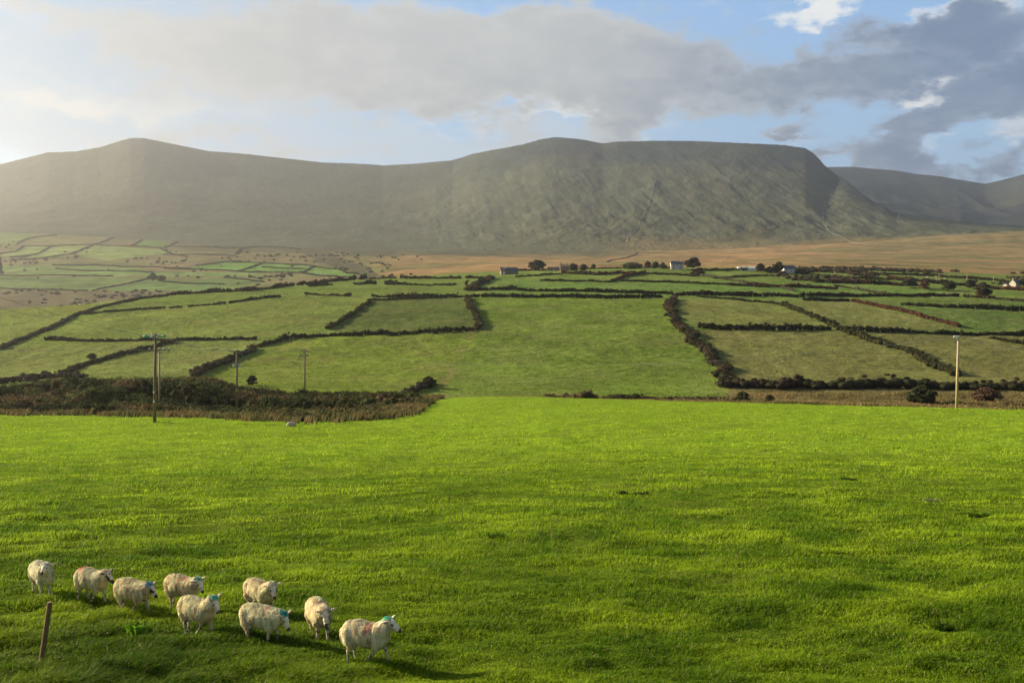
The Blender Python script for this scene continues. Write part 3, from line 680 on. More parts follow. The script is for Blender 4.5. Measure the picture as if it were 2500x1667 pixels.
tree(1770, 1799, 602, 627, 'wind bent tree leaning over the white gabled cottage', (.045, .045, .022), lean=.45, group='trees round the farms')
tree(1824, 1868, 616, 630, 'dark rounded shrubbery right of the white gabled cottage', (.05, .045, .025), trunk=.05, name='bush', cat='bush', dens=1.5)
tree(2073, 2112, 638, 661, 'spreading windblown tree among the small plots at right', (.055, .055, .028), group='trees round the farms', y0=640)
tree(2110, 2135, 648, 664, 'rust brown bush between two windblown trees at right', RUST, trunk=.05, name='bush', cat='bush', y0=640)
tree(2160, 2195, 648, 667, 'rounded tree with a flat dark crown left of the distant single pole', (.045, .045, .022), group='trees round the farms', y0=640)
tree(2217, 2240, 643, 661, 'dark conical tree between two distant poles at right', (.045, .045, .022), trunk=.1, group='trees round the farms', y0=640)
tree(2239, 2278, 650, 684, 'tall brown tree left of the right edge cottage', (.06, .05, .028), group='trees round the farms', y0=620, dens=1.4)
tree(2340, 2375, 632, 658, 'leafy tree behind the right edge cottage at the frame edge', (.06, .06, .03), group='trees round the farms', y0=700)
tree(2120, 2136, 622, 631, 'small dark dome shaped bush standing alone at the bog edge', trunk=.03, name='bush', cat='bush', y0=850)
tree(200, 222, 812, 823, 'small lone bush on the hill above the left scrub', (.05, .05, .03), trunk=.05, name='bush', cat='bush', y0=300)
tree(88, 118, 852, 868, 'round grey bush on the slope above the left scrub', (.07, .06, .04), trunk=.08, name='bush', cat='bush', y0=280)
tree(55, 88, 858, 876, 'bare grey bush at far left on the slope above the scrub', (.08, .07, .05), trunk=.1, name='bush', cat='bush', y0=280)
tree(968, 1004, 864, 890, 'dark gorse bush topping the short stone bank by the central field', GORSE, trunk=.05, name='bush', cat='bush', y0=275)
tree(566, 592, 862, 884, 'small dark thorn bush standing above the scrub right of the transformer pole', (.05, .045, .028), trunk=.1, name='bush', cat='bush', y0=275)
tree(2085, 2152, 886, 930, 'big dark round thorn bush beyond the pasture crest left of the lone right pole', (.035, .04, .018), trunk=.05, name='bush', cat='bush', y0=215, y1=300, dens=2)
tree(2225, 2300, 890, 925, 'reddish brown bare bush beyond the crest right of the lone pole', (.085, .055, .032), trunk=.1, name='bush', cat='bush', y0=215, y1=300, dens=1.6)
tree(1690, 1722, 900, 928, 'small dark gorse bush at the crest below the thicket', GORSE, trunk=.05, name='bush', cat='bush', y0=225, y1=300)
tree(1755, 1780, 908, 928, 'tiny dark gorse bush at the crest right of the other one', GORSE, trunk=.05, name='bush', cat='bush', y0=225, y1=300)
tree(-20, 8, 585, 640, 'hazy dark tree cut off by the left edge of the view in the valley', (.05, .05, .035), y0=1100, y1=2900)
tree(340, 362, 628, 646, 'hazy grey tree at the top of the slanting valley hedge', (.06, .06, .04), y0=1100, y1=2900)
tree(362, 382, 632, 647, 'second hazy tree just right of the grey valley tree', (.06, .06, .04), y0=1100, y1=2900)

# scrub hollow on the left (dense mass of gorse and bramble)
def scrub():
    YA, YB = 126, 262; n = 17000
    Yp = np.sqrt(rng.random(n) * (YB**2 - YA**2) + YA**2); pxp = rng.random(n) * 1500 - 400
    front = np.interp(pxp, [-400, 0, 350, 500, 700, 850, 960, 1015], [164, 168, 156, 144, 124, 134, 163, 235])
    back = np.interp(pxp, [-400, 0, 300, 600, 750, 900, 1015], [262, 262, 262, 250, 245, 240, 232])
    dens = fbm(pxp / 60, Yp / 12, 3)
    ok = (Yp > front + 8) & (Yp < back) & (pxp < 1010) & (dens > -.22)
    ok &= ~((pxp > 700) & (rng.random(n) < .75) & (Yp < 225))
    pxp, Yp, dens, fr, bk = pxp[ok], Yp[ok], dens[ok], front[ok], back[ok]
    Xp = (pxp - CX) / F * Yp; Zp = ground_z(Xp, Yp)
    hb = fbm(Xp / 14, Yp / 14, 3)
    hh = (1.0 + 1.7 * sstep(Yp, fr + 6, fr + 45) + 1.9 * hb + .5 * rng.random(len(Xp))) * np.interp(pxp, [-400, 450, 700, 1000], [1.25, 1.0, .75, .5])
    hh = hh * np.interp(pxp, [-400, 60, 180, 440, 540, 620, 1010], [1.3, 1.3, 2.0, 1.9, 1.35, 1.0, 1.0]) * np.interp((Yp - fr) / (bk - fr), [0, .5, 1], [.75, .9, 1.15])
    hh = np.where(Yp < fr + 45, hh * np.interp(pxp, [250, 420, 480, 620, 700, 900], [.75, .45, .22, .22, .4, .5]), hh)
    hh = np.where((pxp > 500) & (pxp < 600) & (Yp < 190), np.minimum(hh, .6), hh)
    hh = np.clip(hh, .5, 6.5)
    r_ = .45 + .75 * rng.random(len(Xp)) ** 1.5 + hh * .06
    rad = np.stack([r_, r_, r_ * (.75 + .35 * rng.random(len(Xp)))], 1)
    cen = np.stack([Xp, Yp, Zp + np.maximum(hh - r_ * .7, .1) * rng.random(len(Xp)) ** .35], 1)
    a = np.array((.036, .045, .016)); b = np.array((.130, .095, .045)); d = np.array((.095, .115, .035))
    t1 = sstep(fbm(Xp / 9 + 7, Yp / 9, 3), -.05, .3)[:, None]; t2 = sstep(fbm(Xp / 6 - 9, Yp / 6, 3), .0, .3)[:, None]
    cols = (a * (1 - t1) + b * t1) * (1 - t2 * .7) + d * t2 * .7
    v, l, t, c = foliage(cen, rad * 1.1, 85, .15, cols * (1 + .15 * rng.normal(size=(len(Xp), 1))), core=.6, colvar=.42)
    o = link('scrub', new_mesh('scrub', v, loops=l, totals=t, col=c), M_leaf); o['kind'] = 'stuff'
    tag(o, 'dense dark gorse and bramble scrub filling the hollow behind the poles on the left', 'scrub')

def blades(name, X, Y, Z, H, Wd, lean, col, mat, tipcol=None, flat=0.0, az_main=0.0, az_spread=math.pi):
    n = len(X)
    az = az_main + rng.normal(size=n) * az_spread
    L = lean * (.5 + rng.random(n))
    fa = rng.random(n) * math.pi
    sx, sy = np.cos(fa) * Wd * .5, np.sin(fa) * Wd * .5
    dx, dy = np.cos(az) * L, np.sin(az) * L
    P = np.stack([X, Y, Z], 1)
    side = np.stack([sx, sy, np.zeros(n)], 1)
    mid = P + np.stack([dx * H * .35, dy * H * .35, H * .55], 1)
    tip = P + np.stack([dx * H, dy * H, H * np.maximum(.35, 1 - .45 * L)], 1)
    base = P - np.array([0, 0, .03])
    v = np.stack([base - side, base + side, mid + side * .75, mid - side * .75, tip], 1).reshape(-1, 3)
    b = np.arange(n) * 5
    lo = np.stack([b, b+1, b+2, b+3, b+3, b+2, b+4], 1).ravel(); tt = np.tile([4, 3], n)
    c = np.repeat(col, 5, 0)
    if tipcol is not None:
        c = c.reshape(n, 5, 3); c[:, 4] = tipcol; c = c.reshape(-1, 3)
    return link(name, new_mesh(name, v, loops=lo, totals=tt, col=np.clip(c, .004, .7)), mat)

def rushes():
    n = 90000
    Yp = np.sqrt(rng.random(n) * (250**2 - 122**2) + 122**2); pxp = rng.random(n) * 1500 - 400
    front = np.interp(pxp, [-400, 0, 350, 500, 700, 850, 960, 1015], [164, 168, 156, 144, 124, 134, 163, 235])
    depth = np.interp(pxp, [-400, 350, 600, 750, 1015], [9, 12, 16, 110, 90])
    front = front + 5 * fbm(pxp / 25, pxp * 0, 3)
    ok = (Yp > front) & (Yp < front + depth) & (pxp < 1020) & (fbm(pxp / 12, Yp / 4, 2) > -.28)
    pxp, Yp = pxp[ok], Yp[ok]
    Xp = (pxp - CX) / F * Yp; Zp = ground_z(Xp, Yp)
    t = sstep(fbm(Xp / 4, Yp / 3, 3), -.15, .25)[:, None]; n = len(Xp)
    col = np.array((.150, .112, .048)) * (1 - t) + np.array((.105, .105, .04)) * t
    col = col * (1 + .25 * rng.normal(size=(n, 1)))
    H = (.9 + .5 * rng.random(n)) * (1 + .7 * fbm(Xp / 3.5, Yp / 3.5, 2))
    o = blades('rushes', Xp, Yp, Zp, np.clip(H, .3, 2), .13 + .08 * rng.random(n), .45, col, M_rush, az_main=0, az_spread=.8)
    o['kind'] = 'stuff'; tag(o, 'band of tawny rushes and dead grass in front of the left scrub', 'rushes')
scrub(); rushes()

def weed(px, py, w, h, colr, label, broad=False, name='weed_clump'):
    x, y, z = hit(px, py, 14, 120); n = 70 if broad else 160
    X_ = np.clip(rng.normal(size=n), -1.6, 1.6) * w * .25; Y_ = np.clip(rng.normal(size=n), -1.6, 1.6) * w * .2
    Zr = ground_z(X_ + x, Y_ + y) - z
    c_ = np.array(colr) * (1 + .25 * rng.normal(size=(n, 1)))
    o = blades(name, X_, Y_, Zr, h * (.5 + .7 * rng.random(n)), np.full(n, .07 if broad else .0009 * y), 1.0 if broad else .8, c_, M_blade)
    o.location = (x, y, z); tag(o, label, 'weed', 'weeds in the near pasture')
DG = (.045, .085, .008)
weed(318, 1462, .45, .34, (.10, .21, .01), 'broad leaved dock plant in the long grass right of the fence post', True)
weed(1465, 1141, 1.1, .22, (.028, .042, .012), 'dark flat weed patch in mid pasture right of centre')
weed(1430, 1139, .5, .26, (.030, .050, .012), 'small dark tuft touching the left end of the flat weed patch')
weed(1950, 1112, .9, .24, DG, 'small dark weed clump in the pasture at upper right')
weed(2140, 1158, .7, .22, (.22, .24, .10), 'pale dry weed clump near the right side of the pasture')
weed(2165, 1452, .45, .24, (.035, .07, .006), 'dark tussock low in the pasture at far right')
weed(1140, 1240, .6, .2, DG, 'small dark tuft in the middle of the pasture')
weed(2250, 1190, .9, .2, DG, 'dark weedy patch near the right edge of the pasture')

def verge():
    n = 70000
    Yp = 232 + 88 * rng.random(n); pxp = 1150 + 1500 * rng.random(n)
    Xp = (pxp - CX) / F * Yp; ok = (fbm(Xp / 6, Yp / 6, 3) > -.12) | (Yp < 246); ok &= (Yp < 262) | (pxp > 1690); ok &= Yp > np.interp(pxp, [1150, 1900, 2150, 2352], [250, 236, 232, 232])
    Xp, Yp = Xp[ok], Yp[ok]; n = len(Xp)
    t = np.clip(.5 + 1.2 * fbm(Xp / 8 + 3, Yp / 6, 3) + .25 * rng.normal(size=n), 0, 1)[:, None]; col = np.array((.25, .18, .075)) * t + np.array((.085, .085, .03)) * (1 - t)
    o = blades('rough_grass', Xp, Yp, ground_z(Xp, Yp), .7 + .6 * rng.random(n), .16 * np.ones(n), .4, col, M_rush, az_spread=.9)
    o['kind'] = 'stuff'; tag(o, 'tussocky straw coloured rough grass beyond the crest of the near pasture on the right', 'rough grass')
verge()

# ------------------------------------------------------------------ near pasture grass
def grass():
    n = 620000
    # even spread over the picture plane: denser near, sparser and wider blades far off
    q = rng.random(n); pyv = 925 + (1640 - 925) * q ** .85
    pxv = -140 + 2632 * rng.random(n)
    Yt = np.exp(np.linspace(math.log(13), math.log(245), 400)); pyt = HY - F * ground_z((1176 - CX) / F * Yt, Yt, False) / Yt
    Yp = np.interp(-pyv, -pyt, Yt); Yp *= 1 + .02 * rng.normal(size=n)
    Xp = (pxv - CX) / F * Yp
    fr = np.interp(pxv, [-400, 0, 350, 500, 700, 850, 960, 1015, 1016], [160, 168, 158, 148, 128, 138, 165, 235, 240])
    fr = np.where(pxv > 1500, np.interp(pxv, [1500, 1900, 2150, 2352], [240, 230, 205, 200]), fr)
    ok = (Yp < fr) & (Yp > 13)
    Xp, Yp, pxv = Xp[ok], Yp[ok], pxv[ok]; n = len(Xp)
    Zp = ground_z(Xp, Yp)
    cl = fbm(Xp / 1.1, Yp / .8, 3); cl2 = fbm(Xp / 4 + 9, Yp / 3, 3)
    lush = (1 - sstep(pxv, 250, 1100)) * (1 - sstep(Yp, 19, 26))
    H = (.072 + .045 * rng.random(n)) * (1 + 1.7 * cl + 1.0 * cl2) * (1 + 1.1 * lush)
    H = np.clip(H, .025, .45) * (1 + .004 * Yp)
    Wd = .0065 + .00042 * Yp * (.7 + .6 * rng.random(n))
    yel = np.clip(.30 + .35 * sstep(Yp, 25, 110) + .9 * fbm(Xp / 2.6, Yp / 2.2, 3) + .22 * rng.normal(size=n), 0, 1)[:, None]
    a = np.array((.082, .170, .008)); b = np.array((.355, .49, .020))
    col = a * (1 - yel) + b * yel
    col = col * (1 - .22 * lush[:, None] - .20 * (1 - sstep(Yp, 17, 45))[:, None])
    dead = (rng.random(n) < .035)[:, None]; col = np.where(dead, np.array((.30, .27, .11)), col)
    col = col * (1 + .16 * rng.normal(size=(n, 1)))
    o = blades('grass', Xp, Yp, Zp, H, Wd, .75, col, M_blade, az_main=.15, az_spread=1.1)
    o['kind'] = 'stuff'; tag(o, 'short bright green pasture grass covering the near field', 'grass')
grass()

def tussocks():
    n = 260000
    q = rng.random(n); Yp = np.exp(math.log(285) + q * (math.log(720) - math.log(285))); pxp = -150 + 2650 * rng.random(n)
    Xp = (pxp - CX) / F * Yp; py = HY - F * ground_z(Xp, Yp) / Yp
    ok = fbm(Xp / 2.2, Yp / 2.0, 3) + .5 * fbm(Xp / 11, Yp / 11, 2) > -.02; ok &= ~((pxp < 500) & (Yp > 640))
    Xp, Yp, pxp, py = Xp[ok], Yp[ok], pxp[ok], py[ok]; n = len(Xp)
    base = hill_colour(Xp, Yp, ground_z(Xp, Yp))
    col = base * (1.05 + .35 * rng.normal(size=(n, 1)))
    o = blades('tussocks', Xp, Yp, ground_z(Xp, Yp), (.16 + .20 * rng.random(n)), .00060 * Yp * (.6 + .8 * rng.random(n)), .5, col, M_blade, az_main=.2, az_spread=1.2)
    o['kind'] = 'stuff'; tag(o, 'short rough grass tussocks over the hedged fields of the far slope', 'grass')
tussocks()
def far_scrub():
    n = 5200
    zone = rng.random(n) < .5
    pxp = np.where(zone, -150 + 1250 * rng.random(n) ** .9, 1780 + 700 * rng.random(n))
    Yp = np.where(zone, 1020 + 1700 * rng.random(n) ** 1.4, 760 + 260 * rng.random(n))
    Xp = (pxp - CX) / F * Yp; Zp = ground_z(Xp, Yp); py = HY - F * Zp / Yp
    d = fbm(Xp / 50, Yp / 60, 3)
    ok = (d > .10 + .0016 * np.clip(np.where(zone, pxp - 760, 0), 0, 400)) & ~((~zone) & (py < 616))
    for poly, c_ in VALLEY: ok &= ~(pip(pxp, py, poly) & (rng.random(n) < .93))
    Xp, Yp, Zp = Xp[ok], Yp[ok], Zp[ok]; n = len(Xp)
    r_ = (1.0 + 1.6 * rng.random(n) ** 2) * (.8 + Yp / 4000)
    t_ = rng.random((n, 1)); cols = np.array((.045, .05, .026)) * (1 - t_) + np.array((.09, .06, .038)) * t_
    v, l, t, c = foliage(np.stack([Xp, Yp, Zp + r_ * .45], 1), np.stack([r_ * 1.5, r_ * 1.2, r_ * .8], 1), 16, .0008 * Yp, cols, core=.7)
    o = link('distant_scrub', new_mesh('distant_scrub', v, loops=l, totals=t, col=c), M_leaf); o['kind'] = 'stuff'
    tag(o, 'scattered dark and rusty scrub over the far valley and the small plots by the bog', 'scrub')
far_scrub()

# ------------------------------------------------------------------ generic solid builder
class MB:
    def __init__(s): s.v = []; s.f = []
    def box(s, c, d, rot=0, taper=1):
        o = len(s.v); cr, sr = math.cos(rot), math.sin(rot)
        for z in (-1, 1):
            k = 1 if z < 0 else taper
            for x, y in ((-1, -1), (1, -1), (1, 1), (-1, 1)):
                a, b = x*d[0]/2*k, y*d[1]/2*k
                s.v.append((c[0]+a*cr-b*sr, c[1]+a*sr+b*cr, c[2]+z*d[2]/2))
        for q in ((0, 3, 2, 1), (4, 5, 6, 7), (0, 1, 5, 4), (1, 2, 6, 5), (2, 3, 7, 6), (3, 0, 4, 7)): s.f.append(tuple(o+i for i in q))
        return s
    def tube(s, pts, rs, n=10):
        pts = [Vector(p) for p in pts]; o = len(s.v); m = len(pts)
        for i, p in enumerate(pts):
            d = (pts[min(i+1, m-1)] - pts[max(i-1, 0)]).normalized(); u = d.cross(Vector((.3, .9, .2))).normalized(); w = d.cross(u)
            r = rs[i] if hasattr(rs, '__len__') else rs
            for k in range(n):
                t = 2*math.pi*k/n; s.v.append(tuple(p + (u*math.cos(t)+w*math.sin(t))*r))
        for i in range(m-1):
            for k in range(n): s.f.append((o+i*n+k, o+i*n+(k+1) % n, o+(i+1)*n+(k+1) % n, o+(i+1)*n+k))
        s.f.append(tuple(o+k for k in range(n))[::-1]); s.f.append(tuple(o+(m-1)*n+k for k in range(n)))
        return s
    def prism(s, prof, y0, y1):
        """profile in x,z swept along y"""
        o = len(s.v); n = len(prof)
        for y in (y0, y1):
            for x, z in prof: s.v.append((x, y, z))
        for k in range(n): s.f.append((o+k, o+(k+1) % n, o+n+(k+1) % n, o+n+k))
        s.f.append(tuple(o+k for k in range(n))[::-1]); s.f.append(tuple(o+n+k for k in range(n))); return s
    def mesh(s, name, smooth=False):
        me = bpy.data.meshes.new(name); me.from_pydata(s.v, [], s.f); me.update()
        if smooth: me.polygons.foreach_set('use_smooth', [True] * len(me.polygons))
        return me
    def build(s, name, mat, parent=None, loc=None, smooth=False): return link(name, s.mesh(name, smooth), mat, parent, loc)

# ------------------------------------------------------------------ poles and wires
def insulator(x, y, z, mat, par, r=.1, h=.26):
    r *= 1.3; h *= 1.15
    MB().tube([(x, y, z), (x, y, z+h*.3), (x, y, z+h*.35), (x, y, z+h*.6), (x, y, z+h*.65), (x, y, z+h)], [r*.4, r*.4, r, r*.8, r*1.0, r*.5], 10).build('insulator', mat, par, smooth=True)
def pole(px, ptop, pbase, y, label, r=.16, mat=M_wood, arms=(), lean=0, extra=None):
    x = (px - CX) / F * y; z0 = gz(x, y); ztop = (HY - ptop) / F * y
    root = empty('utility_pole', (x, y, z0)); H = ztop - z0
    MB().tube([(0, 0, -.5), (lean*.5, 0, H*.5), (lean, 0, H)], [r*1.15, r, r*.8], 14).build('pole_shaft', mat, root, smooth=True)
    for (dz, w, ins, rot) in arms:
        zc = H - dz
        MB().box((lean, -.02, zc), (w, .13, .14), rot).build('crossarm', M_iron if w < 1.5 else M_wood, root)
        for (t, m, dn) in ins:
            cx_, cy_ = math.cos(rot)*t*w/2, math.sin(rot)*t*w/2
            insulator(lean+cx_, cy_, zc + (.08 if dn > 0 else -.32), m, root, .12)
        MB().tube([(lean - w*.3, 0, zc), (lean, -.1, zc - .6)], .03, 6).tube([(lean + w*.3, 0, zc), (lean, -.1, zc - .6)], .03, 6).build('brace', M_iron, root)
    if extra: extra(root, H)
    tag(root, label, 'utility pole'); return root, (x, y, ztop)
def exA(root, H):
    # sideways strain insulators at both ends of the top arm
    for s in (-1, 1):
        MB().tube([(s*.98, 0, H-.35), (s*1.12, 0, H-.34), (s*1.2, 0, H-.34), (s*1.5, 0, H-.36)], [.08, .17, .17, .08], 10).build('strain_insulator', M_teal, root, smooth=True)
    MB().tube([(-.55, -.2, H-.38), (-.2, -.2, H-.42)], [.12, .12], 8).build('strain_insulator', M_porc, root)
    MB().tube([(.2, -.2, H-.42), (.45, -.2, H-.48)], [.1, .1], 8).build('strain_insulator', M_porc, root)
    MB().box((-.05, -.2, 3.9), (.2, .04, .3)).build('number_plate', M_porc, root); MB().box((-.03, -.2, 2.7), (.22, .04, .34)).build('warning_plate', M_porc, root)
A, pA = pole(355, 766, 973, 130, 'tallest nearest wooden pole with turquoise insulators, standing in the pasture at left', .2, arms=[(.42, 2.3, [(-.35, M_porc, 1), (.35, M_porc, 1)], 0), (2.15, 1.5, [], 0)], extra=exA, lean=.12)
def exB(root, H):
    MB().box((0, -.15, H-3.0), (.8, .12, .1)).build('fuse_bracket', M_iron, root)
    for t in (-.62, -.42, -.25, .25, .42, .66):
        for dz in (0, .34): insulator(t, -.15, H-3.15+dz-.1, M_porc, root, .11, .24)
    MB().tube([(.95, 0, H-.3), (1.1, -.1, H-1.2), (.6, -.1, H-2.4)], .018, 6).tube([(.3, 0, H-.4), (.5, -.1, H-1.3), (.4, -.1, H-2.6)], .018, 6).build('jumper_cable', M_wire, root)
    MB().box((.05, -.2, 4.2), (.25, .04, .35)).build('warning_plate', M_yellow, root)
B, pB = pole(544, 803, 945, 185, 'wooden pole with two rows of white fittings standing in the scrub, second from left', .19, arms=[(.3, 2.9, [(-.95, M_teal, 1), (-.4, M_porc, 1), (.95, M_teal, 1)], 0)], extra=exB)
Cc, pC = pole(366, 797, 930, 192, 'pale wooden pole partly behind the tallest pole with a wide dark crossarm', .17, M_woodpale, arms=[(.55, 3.9, [(-.97, M_porc, 1), (-.97, M_wood, -1), (-.35, M_porc, 1), (-.35, M_wood, -1), (.1, M_porc, 1), (.45, M_porc, 1), (.97, M_porc, 1), (.97, M_wood, -1)], 0)])
D_, pD = pole(700, 801, 905, 245, 'wooden pole with two small crossarms at the right end of the scrub', .18, arms=[(.45, 2.0, [(-.9, M_porc, 1), (.1, M_porc, 1), (.85, M_porc, 1)], 0), (1.7, 2.7, [(-.95, M_porc, 1), (0, M_porc, 1), (.95, M_porc, 1)], 0)])
def exE(root, H):
    for t in (-.4, 0, .38):
        MB().tube([(0, 0, H-.6), (t, -.05, H-.1)], .06, 6).build('bracket', M_iron, root); insulator(t, -.05, H-.12, M_porc, root, .14, .34)
    MB().box((.05, -.21, 2.3), (.22, .04, .3)).build('marker_plate', M_orange, root)
E_, pE = pole(2197, 774, 925, 183, 'lone pale new wooden pole at the right edge of the pasture', .22, M_woodpale, extra=exE, lean=.35)
FARP = [(1286, 597, 627, 'thin pole with splayed stays in front of the ruined house'), (1362, 600, 617, 'thin distant pole right of the ruined house against the bog'), (1512, 598, 618, 'thin distant pole among the farmhouse trees'),
        (1617, 608, 621, 'thin distant pole right of the large windswept tree'), (1850, 615, 630, 'thin distant pole in the shrubbery right of the white gabled cottage'), (1917, 620, 633, 'faint distant pole right of the shrubbery, near the white gabled cottage'),
        (2157, 630, 647, 'taller of the twin distant poles on the right'), (2152, 634, 648, 'shorter of the twin distant poles on the right'), (2221, 628, 645, 'distant pole above the dark conical tree'), (2282, 633, 650, 'distant pole left of the right edge cottage'),
        (516, 643, 659, 'hazy thin pole in the valley above the crest gorse'), (152, 586, 597, 'hazy pair-like pole in the far left valley')]
for p_, t_, b_, lab in FARP:
    x, y, z = hit(p_, b_, 700 if p_ > 900 else 1050, 995 if p_ > 900 else 2900)
    root = empty('utility_pole', (x, y, z)); H = (b_ - t_) * y / F
    mb = MB().tube([(0, 0, -.5), (0, 0, H)], [.24, .2], 8)
    mb.build('pole_shaft', M_woodpale, root)
    MB().box((0, 0, H-.6), (1.8, .2, .2)).build('crossarm', M_iron, root)
    if p_ == 1286:
        MB().tube([(-1.6, 0, 0), (0, 0, H*.4)], .14, 6).tube([(1.8, 0, 0), (0, 0, H*.4)], .14, 6).build('stay', M_woodpale, root)
    tag(root, lab, 'utility pole')
def wire(a, b, label, sag=1.0, r=.014, group=None, n=24):
    a, b = Vector(a), Vector(b); pts = []
    for i in range(n+1):
        t = i / n; p = a.lerp(b, t); p.z -= sag * 4 * t * (1-t); pts.append(p)
    mb = MB().tube([tuple(p - a) for p in pts], r, 5)
    o = mb.build('power_line', M_wire, None, tuple(a)); tag(o, label, 'power line', group); return o
def P3(p, dx=0, dz=0): return (p[0]+dx, p[1], p[2]+dz)
def at(px, py, y): return ((px - CX) / F * y, y, (HY - py) / F * y)
wire(at(-90, 655, 92), P3(pA, -1.4, -.35), 'upper wire sloping down from the left edge to the tallest pole', .25, .02)
wire(at(-90, 688, 92), P3(pA, -.4, -.3), 'lower wire sloping down from the left edge to the tallest pole', .25, .02)
wire(P3(pA, 1.5, -.35), P3(pB, -1.3, -.05), 'wire from the turquoise insulator of the tallest pole to the next pole', .7, .018)
wire(P3(pA, .4, -.3), P3(pB, -.6, -.05), 'wire from the middle of the tallest pole to the next pole', .7, .018)
for k, dx in enumerate((-1.9, -.7, .9)):
    wire(at(-200, 796 + 3*k, 200), P3(pC, dx, -.4), 'pale wire running in from the left edge to the half hidden pole', .3, .010, 'wires left of the half hidden pole')
for k, dx in enumerate((-.9, 0, .9)):
    wire(P3(pC, dx + 1, -.4), P3(pD, dx, -.3), 'pale wire between the half hidden pole and the pole right of the scrub', .35, .008, 'wires across the scrub')
for k, dx in enumerate((-.35, 0, .35)):
    wire(P3(pD, dx*2, -.3), P3(pE, dx, .1), 'pale wire spanning the central field to the lone right pole', 4.6, .006, 'wires across the central field')
    wire(P3(pE, dx, .1), at(2560, 822 + 3*k, 175), 'pale wire leaving the lone right pole for the right edge', .6, .018, 'wires right of the lone pole')

# fence post in the near pasture
x, y, z = hit(93, 1536, 14, 40)
pt = empty('fence_post', (x, y, z))
hgt = 1.19
MB().tube([(-.0, 0, -.3), (.0, 0, 0), (.155, .02, hgt*.95), (.158, .02, hgt)], [.048, .048, .047, .043], 16).build('post_shaft', M_post, pt, smooth=False)
tag(pt, 'leaning square-topped tan wooden fence post in front of the leftmost sheep', 'fence post')

# ------------------------------------------------------------------ buildings
def window(par, x, y, z, w, h, frame=M_door):
    f = MB().box((x, y, z), (w, .08, h)).build('window', frame, par)
    MB().box((x, y-.05, z), (w*.78, .06, h*.82)).build('pane', M_pane, f)
def gable_house(px0, px1, ptop, pbase, label, wallm, roofm, depth=6, wins=(), doors=(), chim=(), rz=0, y0=760, name='house', cat='house', eave=.55, loc=None, chimm=None):
    cxp = (px0 + px1) / 2; x, y, z = hit(cxp, pbase, y0, 990)
    k = y / F; L = (px1 - px0) * k; H = (pbase - ptop) * k; e = H * eave
    root = empty(name, (x, y, z), rz)
    d = depth / 2
    mb = MB()
    o = len(mb.v)
    for sx in (-1, 1):
        for (yy, zz) in ((-d, -2), (d, -2), (d, e), (0, H-.08), (-d, e)): mb.v.append((sx*L/2, yy, zz))
    mb.f += [(0, 1, 2, 3, 4), (9, 8, 7, 6, 5), (0, 4, 9, 5), (2, 1, 6, 7)]
    mb.build('wall', wallm, root)
    rf = MB(); t = .18; ov = .25
    sl_ = (H - e) / d
    for s in (-1, 1):
        q = [(s*(d+ov), e - ov*sl_), (0, H), (0, H+t), (s*(d+ov), e - ov*sl_ + t)]
        o = len(rf.v)
        for sx in (-1, 1):
            for (yy, zz) in q: rf.v.append((sx*(L/2+.15), yy, zz))
        rf.f += [(o, o+1, o+2, o+3), (o+4, o+7, o+6, o+5), (o, o+4, o+5, o+1), (o+1, o+5, o+6, o+2), (o+2, o+6, o+7, o+3), (o+3, o+7, o+4, o)]
    rfo = rf.build('roof', roofm, root)
    for cx_ in chim: MB().box((cx_*L, 0, H+.35), (.9, .7, 1.5)).box((cx_*L, 0, H+1.16), (1.05, .85, .12)).build('chimney', chimm or wallm, rfo)
    for (wx, wz, ww, wh) in wins: window(root, wx*L, -d-.05, wz*H, ww, wh)
    for (dx, dw, dh) in doors: MB().box((dx*L, -d-.05, dh/2), (dw, .1, dh)).build('door', M_door, root)
    tag(root, label, cat); return root, L, H, d
gable_house(1540, 1568, 600.5, 618.5, 'two-storey pale farmhouse with a slate roof and end chimneys beside a large tree', M_render, M_slate, 6, [(-.3, .22, 1.0, 1.4), (0, .48, 1.0, 1.2), (-.3, .50, 1.0, 1.2), (.3, .22, 1.0, 1.4), (.3, .50, 1.0, 1.2)], [(0, 1.1, 2.1)], (-.46, .46), eave=.66)
# stone bungalow with its gable to the left front
r, L, H, d = gable_house(1149, 1189, 614.5, 630, 'single-storey brown stone bungalow with a dark blue slate roof', M_rubble, M_slate, 7.5, [(.15, .3, 1.6, 1.2), (.36, .3, 1.2, 1.2)], [], (-.12,), eave=.5, rz=R(8), chimm=M_white)
g = MB(); w_ = L * .26
o = len(g.v)
for yy in (-d-2.2, -d+1.0):
    for (xx, zz) in ((-L*.5+.1, -1.5), (-L*.5+2*w_, -1.5), (-L*.5+2*w_, H*.5), (-L*.5+w_, H*.93), (-L*.5+.1, H*.5)): g.v.append((xx, yy, zz))
g.f += [(4, 3, 2, 1, 0), (5, 6, 7, 8, 9), (0, 1, 6, 5), (1, 2, 7, 6), (4, 9, 8, 3)[::-1], (3, 8, 7, 2)[::-1], (0, 5, 9, 4)]
g.build('front_gable', M_rubble, r)
g = MB()
for s in (-1, 1):
    o = len(g.v); xm = -L*.5+w_
    for yy in (-d-2.5, -d+3.2):
        for (xx, zz) in ((xm, H*.93+.02), (xm + s*(w_+.2), H*.47), (xm + s*(w_+.2), H*.47+.16), (xm, H*.93+.2)): g.v.append((xx, yy, zz))
    g.f += [(o, o+1, o+2, o+3), (o+4, o+7, o+6, o+5), (o, o+4, o+5, o+1), (o+1, o+5, o+6, o+2), (o+2, o+6, o+7, o+3)]
g.build('porch_roof', M_slate, r)
window(r, -L*.5+w_*1.35, -d-2.25, 1.5, 1.6, 1.3); MB().box((-L*.5+w_*.6, -d-2.25, 1.1), (2.0, .1, 2.2)).build('door', M_door, r)
